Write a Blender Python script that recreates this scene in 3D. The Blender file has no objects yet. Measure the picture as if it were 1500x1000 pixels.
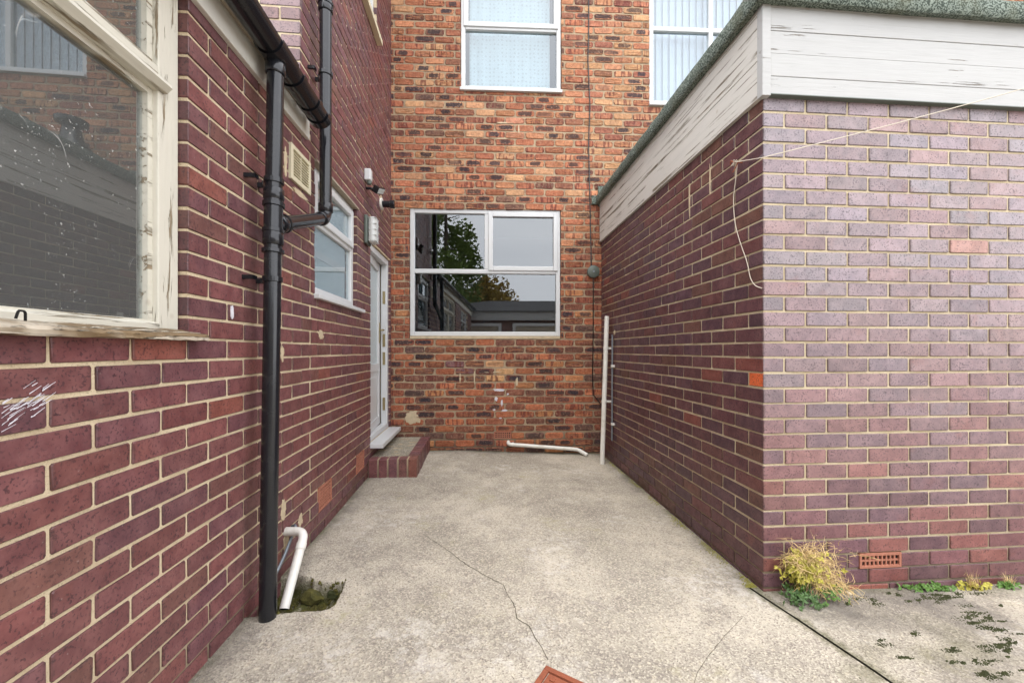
import bpy, bmesh, math, random
from mathutils import Vector, Matrix, noise as mn
random.seed(7)
R = math.radians
SC = bpy.context.scene
COL = SC.collection

# ------------------------------------------------------------------ camera, sky, sun, exposure
CAMZ = 1.14
FPX = 590.0                                   # focal length in pixels of a 1500 px wide picture
cd = bpy.data.cameras.new('camera'); cam = bpy.data.objects.new('camera', cd); COL.objects.link(cam)
cam.location = (0, 0, CAMZ); cam.rotation_euler = (R(90), 0, 0)
cd.sensor_width = 36; cd.lens = FPX / 1500 * 36; cd.shift_y = 13 / 1500
cd.clip_start = 0.02; cd.clip_end = 2000
SC.camera = cam
W = bpy.data.worlds.new('World'); SC.world = W; W.use_nodes = True
wt = W.node_tree; wt.nodes.clear()
SUN_EL, SUN_AZ = 68, 200
sky = wt.nodes.new('ShaderNodeTexSky'); sky.sky_type = 'NISHITA'; sky.sun_disc = False
sky.sun_elevation = R(SUN_EL); sky.sun_rotation = R(SUN_AZ); sky.air_density = 1.0; sky.dust_density = 3; sky.ozone_density = 1
tc = wt.nodes.new('ShaderNodeTexCoord'); mp = wt.nodes.new('ShaderNodeMapping'); mp.inputs['Scale'].default_value = (1, 1, 3)
cn = wt.nodes.new('ShaderNodeTexNoise'); cn.inputs['Scale'].default_value = 1.6; cn.inputs['Detail'].default_value = 6
cr = wt.nodes.new('ShaderNodeValToRGB')
cr.color_ramp.elements[0].position = .3; cr.color_ramp.elements[0].color = (14, 14.3, 15.2, 1)
cr.color_ramp.elements[1].position = .72; cr.color_ramp.elements[1].color = (20, 20, 20.4, 1)
mx = wt.nodes.new('ShaderNodeMix'); mx.data_type = 'RGBA'; mx.inputs[0].default_value = .88
bg = wt.nodes.new('ShaderNodeBackground'); bg.inputs['Strength'].default_value = .11
wo = wt.nodes.new('ShaderNodeOutputWorld')
wt.links.new(tc.outputs['Generated'], mp.inputs[0]); wt.links.new(mp.outputs[0], cn.inputs['Vector'])
wt.links.new(cn.outputs['Fac'], cr.inputs[0]); wt.links.new(sky.outputs[0], mx.inputs[6]); wt.links.new(cr.outputs[0], mx.inputs[7])
wt.links.new(mx.outputs[2], bg.inputs[0]); wt.links.new(bg.outputs[0], wo.inputs[0])
sl = bpy.data.lights.new('sun', 'SUN'); so = bpy.data.objects.new('sun', sl); COL.objects.link(so)
sl.energy = .7; sl.angle = R(30); sl.color = (1, .96, .9)
sd = Vector((math.sin(R(SUN_AZ)) * math.cos(R(SUN_EL)), math.cos(R(SUN_AZ)) * math.cos(R(SUN_EL)), math.sin(R(SUN_EL))))
so.rotation_euler = sd.to_track_quat('Z', 'Y').to_euler()
vs = SC.view_settings; vs.view_transform = 'Standard'; vs.look = 'None'; vs.gamma = 1; vs.exposure = 1.02; vs.use_curve_mapping = False

# ------------------------------------------------------------------ node helper
class N:
    def __init__(s, name):
        s.m = bpy.data.materials.new(name); s.m.use_nodes = True
        s.t = s.m.node_tree; s.b = s.t.nodes['Principled BSDF']; s.out = s.t.nodes['Material Output']
    def node(s, k, **kw):
        n = s.t.nodes.new(k)
        for a, v in kw.items(): setattr(n, a, v)
        return n
    def put(s, inp, v):
        if isinstance(v, bpy.types.NodeSocket): s.t.links.new(v, inp)
        else: inp.default_value = (tuple(v) + (1,) if isinstance(v, tuple) and len(v) == 3 and inp.type == 'RGBA' else v)
    def math(s, op, a, b=0.0, clamp=False):
        n = s.node('ShaderNodeMath', operation=op, use_clamp=clamp); s.put(n.inputs[0], a); s.put(n.inputs[1], b); return n.outputs[0]
    def mix(s, f, a, b, blend='MIX'):
        n = s.node('ShaderNodeMix', data_type='RGBA', blend_type=blend); s.put(n.inputs[0], f); s.put(n.inputs[6], a); s.put(n.inputs[7], b); return n.outputs[2]
    def noise(s, v, scale, detail=3, rough=.55, dist=0, dim='3D'):
        n = s.node('ShaderNodeTexNoise', noise_dimensions=dim); s.put(n.inputs['Vector'], v)
        n.inputs['Scale'].default_value = scale; n.inputs['Detail'].default_value = detail
        n.inputs['Roughness'].default_value = rough; n.inputs['Distortion'].default_value = dist; return n.outputs['Fac']
    def voro(s, v, scale, feature='F1'):
        n = s.node('ShaderNodeTexVoronoi', feature=feature); s.put(n.inputs['Vector'], v); n.inputs['Scale'].default_value = scale; return n
    def step(s, f, a, b, lo=0.0, hi=1.0):
        n = s.node('ShaderNodeMapRange', interpolation_type='SMOOTHSTEP'); s.put(n.inputs[0], f)
        for i, v in enumerate((a, b, lo, hi)): n.inputs[1 + i].default_value = v
        return n.outputs[0]
    def pos(s): return s.node('ShaderNodeNewGeometry').outputs['Position']
    def obj(s): return s.node('ShaderNodeTexCoord').outputs['Object']
    def scale(s, v, k):
        n = s.node('ShaderNodeVectorMath', operation='MULTIPLY'); s.put(n.inputs[0], v); n.inputs[1].default_value = k; return n.outputs[0]
    def add(s, v, w):
        n = s.node('ShaderNodeVectorMath', operation='ADD'); s.put(n.inputs[0], v); s.put(n.inputs[1], w); return n.outputs[0]
    def sep(s, v):
        n = s.node('ShaderNodeSeparateXYZ'); s.put(n.inputs[0], v); return n.outputs
    def attr(s, name): return s.node('ShaderNodeAttribute', attribute_name=name)
    def bump(s, h, strength=.3, dist=.005):
        n = s.node('ShaderNodeBump'); s.put(n.inputs['Height'], h); n.inputs['Strength'].default_value = strength
        n.inputs['Distance'].default_value = dist; s.t.links.new(n.outputs[0], s.b.inputs['Normal'])
    def fin(s, col, rough=.6, spec=.5, metal=0):
        s.put(s.b.inputs['Base Color'], col); s.put(s.b.inputs['Roughness'], rough)
        s.b.inputs['Specular IOR Level'].default_value = spec; s.b.inputs['Metallic'].default_value = metal; return s.m

def plain(name, col, rough=.5, var=.15, scale=20, bump=.1, metal=0, spec=.5, dirt=None, dirt_amt=.4):
    n = N(name); p = n.pos()
    c = n.mix(n.noise(p, scale, 4), tuple(x * (1 - var) for x in col), tuple(min(1, x * (1 + var)) for x in col))
    if dirt: c = n.mix(n.math('MULTIPLY', n.step(n.noise(p, scale * .6, 6, .7), .5, .72), dirt_amt), c, dirt)
    if bump: n.bump(n.noise(p, scale * 8, 3), bump, .003)
    return n.fin(c, rough, spec, metal)

def brick_tint(n):
    oi = n.node('ShaderNodeObjectInfo')
    tint = n.mix(1.0, oi.outputs['Color'], n.attr('tint').outputs['Color'], 'MULTIPLY')
    seed = n.math('ADD', oi.outputs['Random'], n.attr('seed').outputs['Fac'])
    return tint, seed
def rnd(n, seed, k):
    w = n.node('ShaderNodeTexWhiteNoise', noise_dimensions='1D'); n.put(w.inputs['W'], n.math('MULTIPLY', seed, 137.0 + k * 31.7)); return w.outputs['Value']

def plum_brick():
    n = N('plum_brick'); tint, seed = brick_tint(n); p = n.pos(); lc = n.attr('lc').outputs['Vector']
    x, y, z = n.sep(lc)
    c = n.mix(n.step(n.noise(p, 14, 5, .65), .3, .72), n.mix(.30, tint, (.03, .012, .02)), n.mix(.12, tint, (.42, .24, .22)))
    c = n.mix(n.math('MULTIPLY', n.step(n.noise(p, 9, 3), .55, .8), n.math('MULTIPLY', rnd(n, seed, 1), .35)), c, (.24, .07, .04))
    sp = n.noise(p, 120, 3, .55)
    fl = n.noise(p, 22, 3)
    c = n.mix(n.math('MULTIPLY', n.step(sp, .55, .61), n.step(fl, .34, .58, .25, .9)), c, n.mix(.72, tint, (.02, .008, .014)))
    c = n.mix(n.math('MULTIPLY', n.step(n.noise(p, 95, 3), .68, .78), .35), c, (.4, .34, .32))
    e = n.math('MAXIMUM', n.math('MULTIPLY', n.math('ABSOLUTE', x), 1.0), n.math('ABSOLUTE', z))
    c = n.mix(n.math('MULTIPLY', n.step(n.math('ADD', e, n.math('MULTIPLY', n.noise(p, 60, 3), .25)), 1.0, 1.15), .45), c, (.035, .018, .018))
    h = n.math('SUBTRACT', n.math('MULTIPLY', n.noise(p, 40, 4), .6), n.math('MULTIPLY', n.step(sp, .60, .7), .35))
    n.bump(h, .35, .004)
    return n.fin(c, n.step(n.noise(p, 30, 3), .2, .8, .34, .6), .55)

def rustic_brick():
    n = N('rustic_brick'); tint, seed = brick_tint(n); p = n.pos(); lc = n.attr('lc').outputs['Vector']
    off = n.node('ShaderNodeCombineXYZ'); n.put(off.inputs[1], n.math('MULTIPLY', seed, 91.0))
    x, y, z = n.sep(lc)
    c = n.mix(n.step(n.noise(p, 30, 5, .7), .3, .7), n.mix(.45, tint, (.09, .03, .02)), n.mix(.25, tint, (.62, .3, .16)))
    # upright firing bars
    bar = n.noise(n.add(n.scale(lc, (1, 0, .06)), off.outputs[0]), 4.2, 1, .4)
    c = n.mix(n.math('MULTIPLY', n.step(bar, .52, .6), n.step(rnd(n, seed, 2), .5, .52, 0, .75)), c, (.14, .035, .03))
    # long scratched grooves
    gr = n.noise(n.add(n.scale(lc, (.5, 0, 1.6)), off.outputs[0]), 2.6, 3, .55)
    gm = n.math('MULTIPLY', n.step(gr, .5, .58), n.step(rnd(n, seed, 3), .62, .64))
    c = n.mix(n.math('MULTIPLY', gm, .75), c, (.5, .21, .1))
    # dark kiln smudge, size and place differing from brick to brick
    xs = n.math('ADD', n.math('MULTIPLY', x, n.math('ADD', n.math('MULTIPLY', rnd(n, seed, 6), .9), .75)), n.math('MULTIPLY', n.math('SUBTRACT', rnd(n, seed, 7), .5), .5))
    e = n.math('ADD', n.math('POWER', n.math('ABSOLUTE', xs), 4.0), n.math('POWER', n.math('ABSOLUTE', n.math('MULTIPLY', z, 1.15)), 4.0))
    e = n.math('ADD', e, n.math('MULTIPLY', n.math('SUBTRACT', n.noise(p, 34, 5, .65), .5), 1.9))
    c = n.mix(n.math('MULTIPLY', n.step(e, .2, .6, 1, 0), n.step(rnd(n, seed, 4), .66, .80, 0, .92)), c, n.mix(rnd(n, seed, 8), (.028, .028, .04), (.085, .05, .04)))
    c = n.mix(n.math('MULTIPLY', n.step(n.noise(p, 120, 3, .7), .6, .72), .5), c, (.06, .03, .025))
    c = n.mix(n.math('MULTIPLY', n.step(n.noise(p, 45, 5, .7), .52, .74), .5), c, (.56, .38, .25))
    ed = n.math('MAXIMUM', n.math('ABSOLUTE', x), n.math('ABSOLUTE', z))
    c = n.mix(n.math('MULTIPLY', n.step(n.math('ADD', ed, n.math('MULTIPLY', n.noise(p, 50, 3), .5)), 1.1, 1.3), .55), c, (.07, .035, .03))
    n.bump(n.math('ADD', n.noise(p, 42, 6, .75), n.math('MULTIPLY', gm, -.6)), 1.0, .012)
    return n.fin(c, .82, .25)

def mortar(name, col, dark, lowdirt=.25):
    n = N(name); p = n.pos()
    c = n.mix(n.step(n.noise(p, 7, 5, .6), .35, .75), col, dark)
    c = n.mix(n.math('MULTIPLY', n.step(n.noise(p, 160, 3), .55, .7), .45), c, tuple(x * .5 for x in dark))
    z = n.sep(p)[2]
    c = n.mix(n.math('MULTIPLY', n.step(n.math('ADD', z, n.math('MULTIPLY', n.noise(p, 5, 4), .25)), lowdirt * .4, lowdirt + .2, 1, 0), .75), c, (.085, .06, .045))
    n.bump(n.noise(p, 140, 5, .7), .7, .006)
    return n.fin(c, .9, .15)

def concrete(name, base=(.43, .385, .312), slab2=False):
    n = N(name); p = n.pos()
    big = n.noise(p, 1.3, 5, .6); mid = n.noise(p, 6, 5, .65)
    c = n.mix(n.step(big, .35, .65), tuple(x * .76 for x in base), tuple(min(1, x * 1.18) for x in base))
    c = n.mix(n.math('MULTIPLY', n.step(mid, .45, .66), .5), c, (.27, .235, .20))
    c = n.mix(n.math('MULTIPLY', n.step(n.noise(n.add(p, (9.2, 4.1, 0)), 2.6, 7, .72), .53, .62), .55), c, (.25, .22, .185))
    v = n.voro(p, 150); ag = n.sep(v.outputs['Color'])[0]
    c = n.mix(n.math('MULTIPLY', n.step(ag, .55, .95), .55), c, (.62, .56, .45))
    c = n.mix(n.math('MULTIPLY', n.step(ag, .28, .05), .5), c, (.17, .14, .125))
    v2 = n.voro(p, 62); ag2 = n.sep(v2.outputs['Color'])[1]
    c = n.mix(n.math('MULTIPLY', n.math('MULTIPLY', n.step(ag2, .78, .9), n.step(v2.outputs['Distance'], .5, .3)), .45), c, (.66, .58, .44))
    pit = n.math('MAXIMUM', n.step(n.noise(p, 90, 3, .7), .66, .72), n.step(n.voro(p, 14).outputs['Distance'], .055, .035))
    c = n.mix(n.math('MULTIPLY', pit, .8), c, (.06, .05, .04))
    # algae and white lime bloom
    alg = n.math('MULTIPLY', n.step(n.noise(p, 2.1, 6, .7), .53, .72), n.step(n.noise(p, 24, 4, .7), .42, .62))
    c = n.mix(n.math('MULTIPLY', alg, .5), c, (.36, .33, .16))
    lm = n.math('MULTIPLY', n.step(n.noise(n.add(p, (3.1, 1.7, 0)), 1.7, 6, .7), .5, .66), n.step(n.noise(p, 18, 5, .7), .45, .6))
    c = n.mix(n.math('MULTIPLY', lm, .55), c, (.66, .62, .56))
    m = n.attr('mossy').outputs['Fac']
    dg = n.attr('dirty').outputs['Fac']
    c = n.mix(n.math('MULTIPLY', dg, n.step(mid, .3, .6, .45, 1)), c, n.mix(n.noise(p, 30, 4), (.10, .088, .075), (.19, .17, .15)))
    c = n.mix(n.math('MULTIPLY', m, n.step(n.noise(p, 16, 6, .75), .3, .55)), c, (.075, .075, .022))
    h = n.math('ADD', n.math('MULTIPLY', n.noise(p, 110, 5, .75), .8), n.math('MULTIPLY', v.outputs['Distance'], .8))
    h = n.math('SUBTRACT', h, pit)
    n.bump(h, .8, .006)
    return n.fin(c, .92, .2)

def painted_wood(name, col=(.74, .73, .69), peel=.62, bare=(.30, .25, .19), grain=1.0, gv_=(.75, 13, 13)):
    n = N(name); o = n.obj(); cx = n.node('ShaderNodeCombineXYZ'); n.put(cx.inputs[0], n.math('MULTIPLY', n.node('ShaderNodeObjectInfo').outputs['Random'], 53.0)); o = n.add(o, cx.outputs[0]); g = n.scale(o, gv_); g2 = n.scale(o, tuple(k * 2.8 for k in gv_))
    a = n.noise(g, 2.4, 7, .7, .4)
    c = n.mix(n.noise(o, 5, 4), tuple(x * .9 for x in col), col)
    c = n.mix(n.math('MULTIPLY', n.step(n.noise(g2, 1.6, 4, .7), .5, .8), .3), c, tuple(x * .62 for x in col))
    pk = n.step(a, peel, peel + .035)
    pk = n.math('MULTIPLY', pk, n.step(n.noise(o, 3.5, 3), .35, .5))
    c = n.mix(pk, c, n.mix(n.noise(g2, 3, 4), bare, tuple(x * .35 for x in bare)))
    v = n.voro(n.scale(o, (1, 1, 1)), 5.5)
    c = n.mix(n.math('MULTIPLY', n.step(v.outputs['Distance'], .09, .03), .35), c, (.3, .22, .15))
    n.bump(n.math('SUBTRACT', n.math('MULTIPLY', n.noise(g2, 2, 5), .5), pk), .5 * grain, .004)
    return n.fin(c, .6, .4)

def glass(name, refl=.1, dusty=0.0):
    n = N(name); t = n.t; t.nodes.remove(n.b)
    g = n.node('ShaderNodeBsdfGlossy'); g.inputs['Roughness'].default_value = .0; g.inputs['Color'].default_value = (.93, .97, 1, 1)
    tr = n.node('ShaderNodeBsdfTransparent'); tr.inputs['Color'].default_value = (.8, .84, .85, 1)
    fr = n.node('ShaderNodeLayerWeight'); fr.inputs['Blend'].default_value = .5
    f = n.math('ADD', n.math('POWER', fr.outputs['Facing'], 3.5), refl, True)
    f = n.math('MULTIPLY', f, n.math('SUBTRACT', 1.0, n.node('ShaderNodeNewGeometry').outputs['Backfacing']))
    ms = n.node('ShaderNodeMixShader'); t.links.new(f, ms.inputs[0]); t.links.new(tr.outputs[0], ms.inputs[1]); t.links.new(g.outputs[0], ms.inputs[2])
    last = ms.outputs[0]
    if dusty:
        p = n.obj(); d = n.node('ShaderNodeBsdfDiffuse'); d.inputs['Color'].default_value = (.6, .6, .57, 1)
        sp = n.math('MULTIPLY', n.step(n.noise(p, 80, 3, .7), .64, .70), n.step(n.noise(p, 5, 4, .7), .45, .62))
        sc = n.step(n.math('ABSOLUTE', n.math('SUBTRACT', n.noise(n.scale(p, (1, 1, .5)), 3.2, 2, .4, .2), .5)), .0, .0016, 1, 0)
        sc = n.math('MULTIPLY', sc, n.step(n.noise(p, 9, 2), .52, .62))
        fm = n.math('MULTIPLY', n.math('ADD', n.math('ADD', n.math('MULTIPLY', sp, .7), n.math('MULTIPLY', sc, .35)), .075), dusty, True)
        m2 = n.node('ShaderNodeMixShader'); t.links.new(fm, m2.inputs[0]); t.links.new(last, m2.inputs[1]); t.links.new(d.outputs[0], m2.inputs[2]); last = m2.outputs[0]
    t.links.new(last, n.out.inputs['Surface']); return n.m

def blind_mat(name, col, dots=False, rib=False):
    n = N(name); o = n.obj(); c = n.mix(n.noise(n.scale(o, (1, 1, 3)), 4, 3), tuple(x * .88 for x in col), col)
    if dots:
        v = n.voro(n.scale(o, (1, 0, 1)), 21); v.inputs['Randomness'].default_value = .25
        c = n.mix(n.math('MULTIPLY', n.step(v.outputs['Distance'], .30, .18), .6), c, tuple(x * .55 for x in col))
    return n.fin(c, .8, .2)

def felt_mat():
    n = N('green_mineral_felt'); p = n.pos()
    c = n.mix(n.step(n.noise(p, 120, 2, .6), .42, .6), (.05, .065, .053), (.24, .28, .24))
    c = n.mix(n.step(n.noise(p, 5, 4), .5, .75, 0, .5), c, (.12, .12, .07))
    n.bump(n.noise(p, 260, 3), .8, .004); return n.fin(c, .95, .2)

M = {}
M['plum'] = plum_brick(); M['rustic'] = rustic_brick()
M['mortar_left'] = mortar('cream_mortar', (.64, .53, .36), (.52, .41, .27))
M['mortar_garage'] = mortar('sandy_mortar', (.60, .51, .35), (.47, .38, .24))
M['mortar_back'] = mortar('old_mortar', (.42, .32, .21), (.28, .21, .145))
M['patch'] = plain('mortar_patch', (.52, .42, .28), .9, .25, 18, .6, dirt=(.2, .15, .1))
M['splat'] = plain('white_paint_splash', (.62, .6, .64), .8, .12, 30, .2)
M['concrete'] = concrete('weathered_concrete')
M['concrete_step'] = concrete('step_concrete', (.30, .27, .2))
M['soil'] = plain('dark_soil', (.045, .04, .025), .95, .4, 60, .8)
M['crack'] = plain('dirt_in_crack', (.09, .075, .05), .95, .4, 60, .3)
M['fascia_peel'] = painted_wood('peeling_white_paint', (.60, .58, .53), .55, (.26, .22, .16), gv_=(.35, 15, 15))
M['fascia'] = painted_wood('white_painted_boards', (.43, .43, .42), .63, grain=1.5)
M['window_old'] = painted_wood('old_white_gloss_paint', (.60, .57, .48), .55, (.36, .28, .18), 1.5)
M['window_old_upright'] = painted_wood('old_white_gloss_paint_upright', (.62, .59, .50), .55, (.36, .28, .18), 1.5, gv_=(13, 13, 1.2))
M['rotten'] = painted_wood('rotten_sill_wood', (.55, .48, .38), .46, (.28, .19, .10), 3)
M['upvc'] = plain('white_upvc', (.60, .61, .61), .3, .03, 8, 0, dirt=(.6, .6, .56), dirt_amt=.25)
M['fascia_upvc'] = plain('cream_fascia_board', (.60, .58, .52), .45, .05, 8, .05, dirt=(.45, .4, .3))
M['soffit'] = plain('weathered_soffit', (.34, .29, .22), .8, .3, 14, .4)
M['black_plastic'] = plain('black_plastic', (.010, .011, .014), .2, .3, 12, .05, dirt=(.05, .05, .05), dirt_amt=.2)
M['white_plastic'] = plain('white_plastic_pipe', (.72, .70, .64), .4, .05, 15, .03, dirt=(.4, .33, .22))
M['cream_plastic'] = plain('cream_plastic', (.62, .56, .40), .45, .08, 20, .03)
M['terracotta'] = plain('terracotta', (.38, .15, .095), .8, .25, 30, .4)
M['hole'] = plain('dark_cavity', (.008, .007, .006), .95, .1, 20, 0)
M['felt'] = felt_mat()
M['glass'] = glass('window_glass', .14); M['glass_old'] = glass('dusty_glass', .16, 1.0)
M['frosted'] = plain('frosted_glass', (.50, .58, .60), .3, .2, 30, .6)
M['room'] = plain('unlit_room', (.030, .036, .042), .9, .2, 3, 0)
M['net'] = blind_mat('patterned_net', (.66, .76, .80), dots=True)
M['blind'] = blind_mat('vertical_blind', (.72, .76, .84))
M['grey_box'] = plain('grey_green_plastic', (.10, .12, .10), .5, .15, 20, .05)
M['steel'] = plain('galvanised_steel', (.25, .28, .31), .45, .3, 30, .1, metal=.6)
M['brass'] = plain('brass', (.36, .29, .16), .4, .1, 30, 0, metal=.8)
M['rust'] = plain('rusty_iron', (.26, .075, .035), .8, .4, 35, .8, dirt=(.10, .03, .02))
M['string'] = plain('pale_string', (.58, .52, .42), .8, .1, 80, 0)
M['lamp_glass'] = plain('cloudy_lamp_cover', (.55, .56, .54), .25, .15, 25, .1)
M['moss'] = plain('moss', (.085, .075, .014), .95, .7, 25, 1.0, dirt=(.03, .03, .008), dirt_amt=.9)
M['moss_yellow'] = plain('yellow_moss', (.22, .20, .04), .95, .6, 40, .8)
M['moss_dark'] = plain('dark_moss', (.045, .05, .015), .95, .6, 40, 1.0)
M['leaf'] = plain('green_leaf', (.10, .20, .035), .6, .5, 30, 0)
M['leaf_blue'] = plain('grey_green_leaf', (.065, .13, .035), .6, .5, 30, 0)
M['leaf_yellow'] = plain('yellow_green_leaf', (.42, .38, .06), .6, .4, 30, 0)
M['straw'] = plain('dry_straw', (.60, .44, .20), .7, .3, 30, 0)
M['conifer'] = plain('conifer_needles', (.16, .22, .05), .8, .6, 2, 0)
M['autumn'] = plain('autumn_leaves', (.42, .30, .07), .8, .7, 2, 0)
M['bark'] = plain('bark', (.09, .07, .05), .9, .3, 10, .5)
M['tile'] = plain('dark_roof_tiles', (.035, .032, .032), .8, .3, 4, .2)

# ------------------------------------------------------------------ object helpers
WM = {}
def reg(o, mat, parent=None):
    WM[o.name] = mat
    if parent is not None:
        o.parent = parent; o.matrix_basis = WM[parent.name].inverted() @ mat
    else: o.matrix_basis = mat
    COL.objects.link(o); return o
def tag(o, label=None, cat=None, group=None, kind=None):
    if label: o['label'] = label
    if cat: o['category'] = cat
    if group: o['group'] = group
    if kind: o['kind'] = kind
    return o
def thing(name, label, cat, loc=(0, 0, 0), group=None):
    o = bpy.data.objects.new(name, None); o.empty_display_size = .1
    reg(o, Matrix.Translation(loc)); return tag(o, label, cat, group)

class Frame:
    """upright plane: o = plan point, ang = heading; s runs along it, d sticks out of it, z up"""
    def __init__(s, o, u):
        s.o = Vector(o); s.u = Vector(u).normalized(); s.n = Vector((s.u.y, -s.u.x)); s.ang = math.atan2(s.u.y, s.u.x)
    def pt(s, a, z, d=0.0):
        q = s.o + s.u * a + s.n * d; return Vector((q.x, q.y, z))
    def at(s, px, py, d=0.0):                      # sight line through a picture point, met with this wall
        tx, tz = (px - 750) / FPX, (513 - py) / FPX
        q = s.o + s.n * d; den = s.u.x - tx * s.u.y
        a = (tx * q.y - q.x) / den; Y = q.y + a * s.u.y
        return a, CAMZ + tz * Y

class MB:
    def __init__(s): s.v = []; s.f = []; s.mi = []
    def add(s, vs, fs, mi=0):
        k = len(s.v); s.v += [Vector(v) for v in vs]; s.f += [[i + k for i in f] for f in fs]; s.mi += [mi] * len(fs); return s
    def hexa(s, c, mi=0):
        return s.add(c, [(0, 1, 2, 3), (7, 6, 5, 4), (0, 4, 5, 1), (1, 5, 6, 2), (2, 6, 7, 3), (3, 7, 4, 0)], mi)
    def wbox(s, F, s0, s1, z0, z1, d0, d1, mi=0):   # d0 inner, d1 outer
        return s.hexa([F.pt(s0, z0, d1), F.pt(s1, z0, d1), F.pt(s1, z1, d1), F.pt(s0, z1, d1), F.pt(s0, z0, d0), F.pt(s1, z0, d0), F.pt(s1, z1, d0), F.pt(s0, z1, d0)], mi)
    def prism(s, F, poly, s0, s1):                 # poly of (d, z) swept along the wall
        n = len(poly); v = [F.pt(s0, z, d) for d, z in poly] + [F.pt(s1, z, d) for d, z in poly]
        return s.add(v, [tuple(range(n)), tuple(range(2 * n - 1, n - 1, -1))] + [(i, i + n, (i + 1) % n + n, (i + 1) % n) for i in range(n)])
    def tube(s, pts, r, n=14, cap=True):
        pts = [Vector(p) for p in pts]; rs = r if isinstance(r, (list, tuple)) else [r] * len(pts)
        k = len(s.v); prev = None; rings = []
        for i, p in enumerate(pts):
            t = (pts[min(i + 1, len(pts) - 1)] - pts[max(i - 1, 0)]).normalized()
            if prev is None: a = t.orthogonal().normalized()
            else:
                a = prev - t * prev.dot(t); a.normalize()
            prev = a; b = t.cross(a)
            rings.append([p + (a * math.cos(2 * math.pi * j / n) + b * math.sin(2 * math.pi * j / n)) * rs[i] for j in range(n)])
        vs = [q for g in rings for q in g]
        fs = [(i * n + j, i * n + (j + 1) % n, (i + 1) * n + (j + 1) % n, (i + 1) * n + j) for i in range(len(pts) - 1) for j in range(n)]
        if cap: fs += [tuple(range(n - 1, -1, -1)), tuple((len(pts) - 1) * n + j for j in range(n))]
        return s.add(vs, fs)
    def build(s, name, mat, parent=None, smooth=False, bevel=0, rot=0.0, kind=None, label=None):
        lo = Vector([min(v[i] for v in s.v) for i in range(3)]); hi = Vector([max(v[i] for v in s.v) for i in range(3)])
        m = Matrix.Translation((lo + hi) / 2) @ Matrix.Rotation(rot, 4, 'Z'); inv = m.inverted()
        me = bpy.data.meshes.new(name); me.from_pydata([inv @ v for v in s.v], [], s.f)
        for mm in (mat if isinstance(mat, list) else [mat]): me.materials.append(mm)
        if isinstance(mat, list): me.polygons.foreach_set('material_index', s.mi)
        bm = bmesh.new(); bm.from_mesh(me); bmesh.ops.recalc_face_normals(bm, faces=bm.faces); bm.to_mesh(me); bm.free()
        if smooth: me.shade_smooth() if hasattr(me, 'shade_smooth') else None
        o = bpy.data.objects.new(name, me)
        if smooth:
            me.set_sharp_from_angle(angle=R(40))
        if bevel:
            b = o.modifiers.new('bevel', 'BEVEL'); b.width = bevel; b.segments = 2; b.limit_method = 'ANGLE'; b.angle_limit = R(40)
        reg(o, m, parent); tag(o, label=label, kind=kind); return o

def arc_path(pts, rad, k=6):
    out = [Vector(pts[0])]
    for i in range(1, len(pts) - 1):
        p = Vector(pts[i]); a = (Vector(pts[i - 1]) - p); b = (Vector(pts[i + 1]) - p)
        r = min(rad, a.length * .49, b.length * .49); a = p + a.normalized() * r; b = p + b.normalized() * r
        for j in range(k + 1):
            t = j / k; out.append(a * (1 - t) ** 2 + p * 2 * t * (1 - t) + b * t * t)
    out.append(Vector(pts[-1])); return out

# ------------------------------------------------------------------ the plan
ax = Vector((-.0795, .9968)).normalized()            # the way the yard runs
bx = Vector((ax.y, -ax.x))                           # square to it
FL = Frame((-1.0032, 0), ax)                         # wall face on the left
gc = Vector((1.243, 1.993))                          # garage corner
FG = Frame(gc, -ax)                                  # garage face along the yard (s is negative going in)
FF = Frame(gc, bx)                                   # garage face towards the camera
FB = Frame((-1.3655, 4.5573), (math.cos(R(2.5)), math.sin(R(2.5))))   # old house wall at the end
S_UP = 2.257                                         # where the tall wing rises
FU = Frame(FL.pt(S_UP, 0).xy - bx * 3.0, bx)         # gable of the tall wing over the low roof

# ------------------------------------------------------------------ bricks
def brick_shape(L, H, D, jit, cr, bev, seed):
    rg = random.Random(seed); l, h = L / 2, H / 2; ring = []
    c = cr
    base = [(-l + c, -h), (l - c, -h), (l, -h + c), (l, h - c), (l - c, h), (-l + c, h), (-l, h - c), (-l, -h + c)]
    v = []
    for dd, ins in ((D, 0), (bev, 0), (0, bev)):
        for (x, z) in base:
            j = jit if dd < D else 0
            v.append((x * (1 - ins / l) + rg.uniform(-j, j), dd + (rg.uniform(-j, j) * .6 if dd == 0 else 0), z * (1 - ins / h) + rg.uniform(-j, j)))
    f = [tuple(range(16, 24))]
    for k in (0, 8): f += [(k + i, k + (i + 1) % 8, k + 8 + (i + 1) % 8, k + 8 + i) for i in range(8)]
    return v, f
def lc_of(v, L, H): return [(x / (L / 2), 0, z / (H / 2)) for x, y, z in v]

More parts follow.
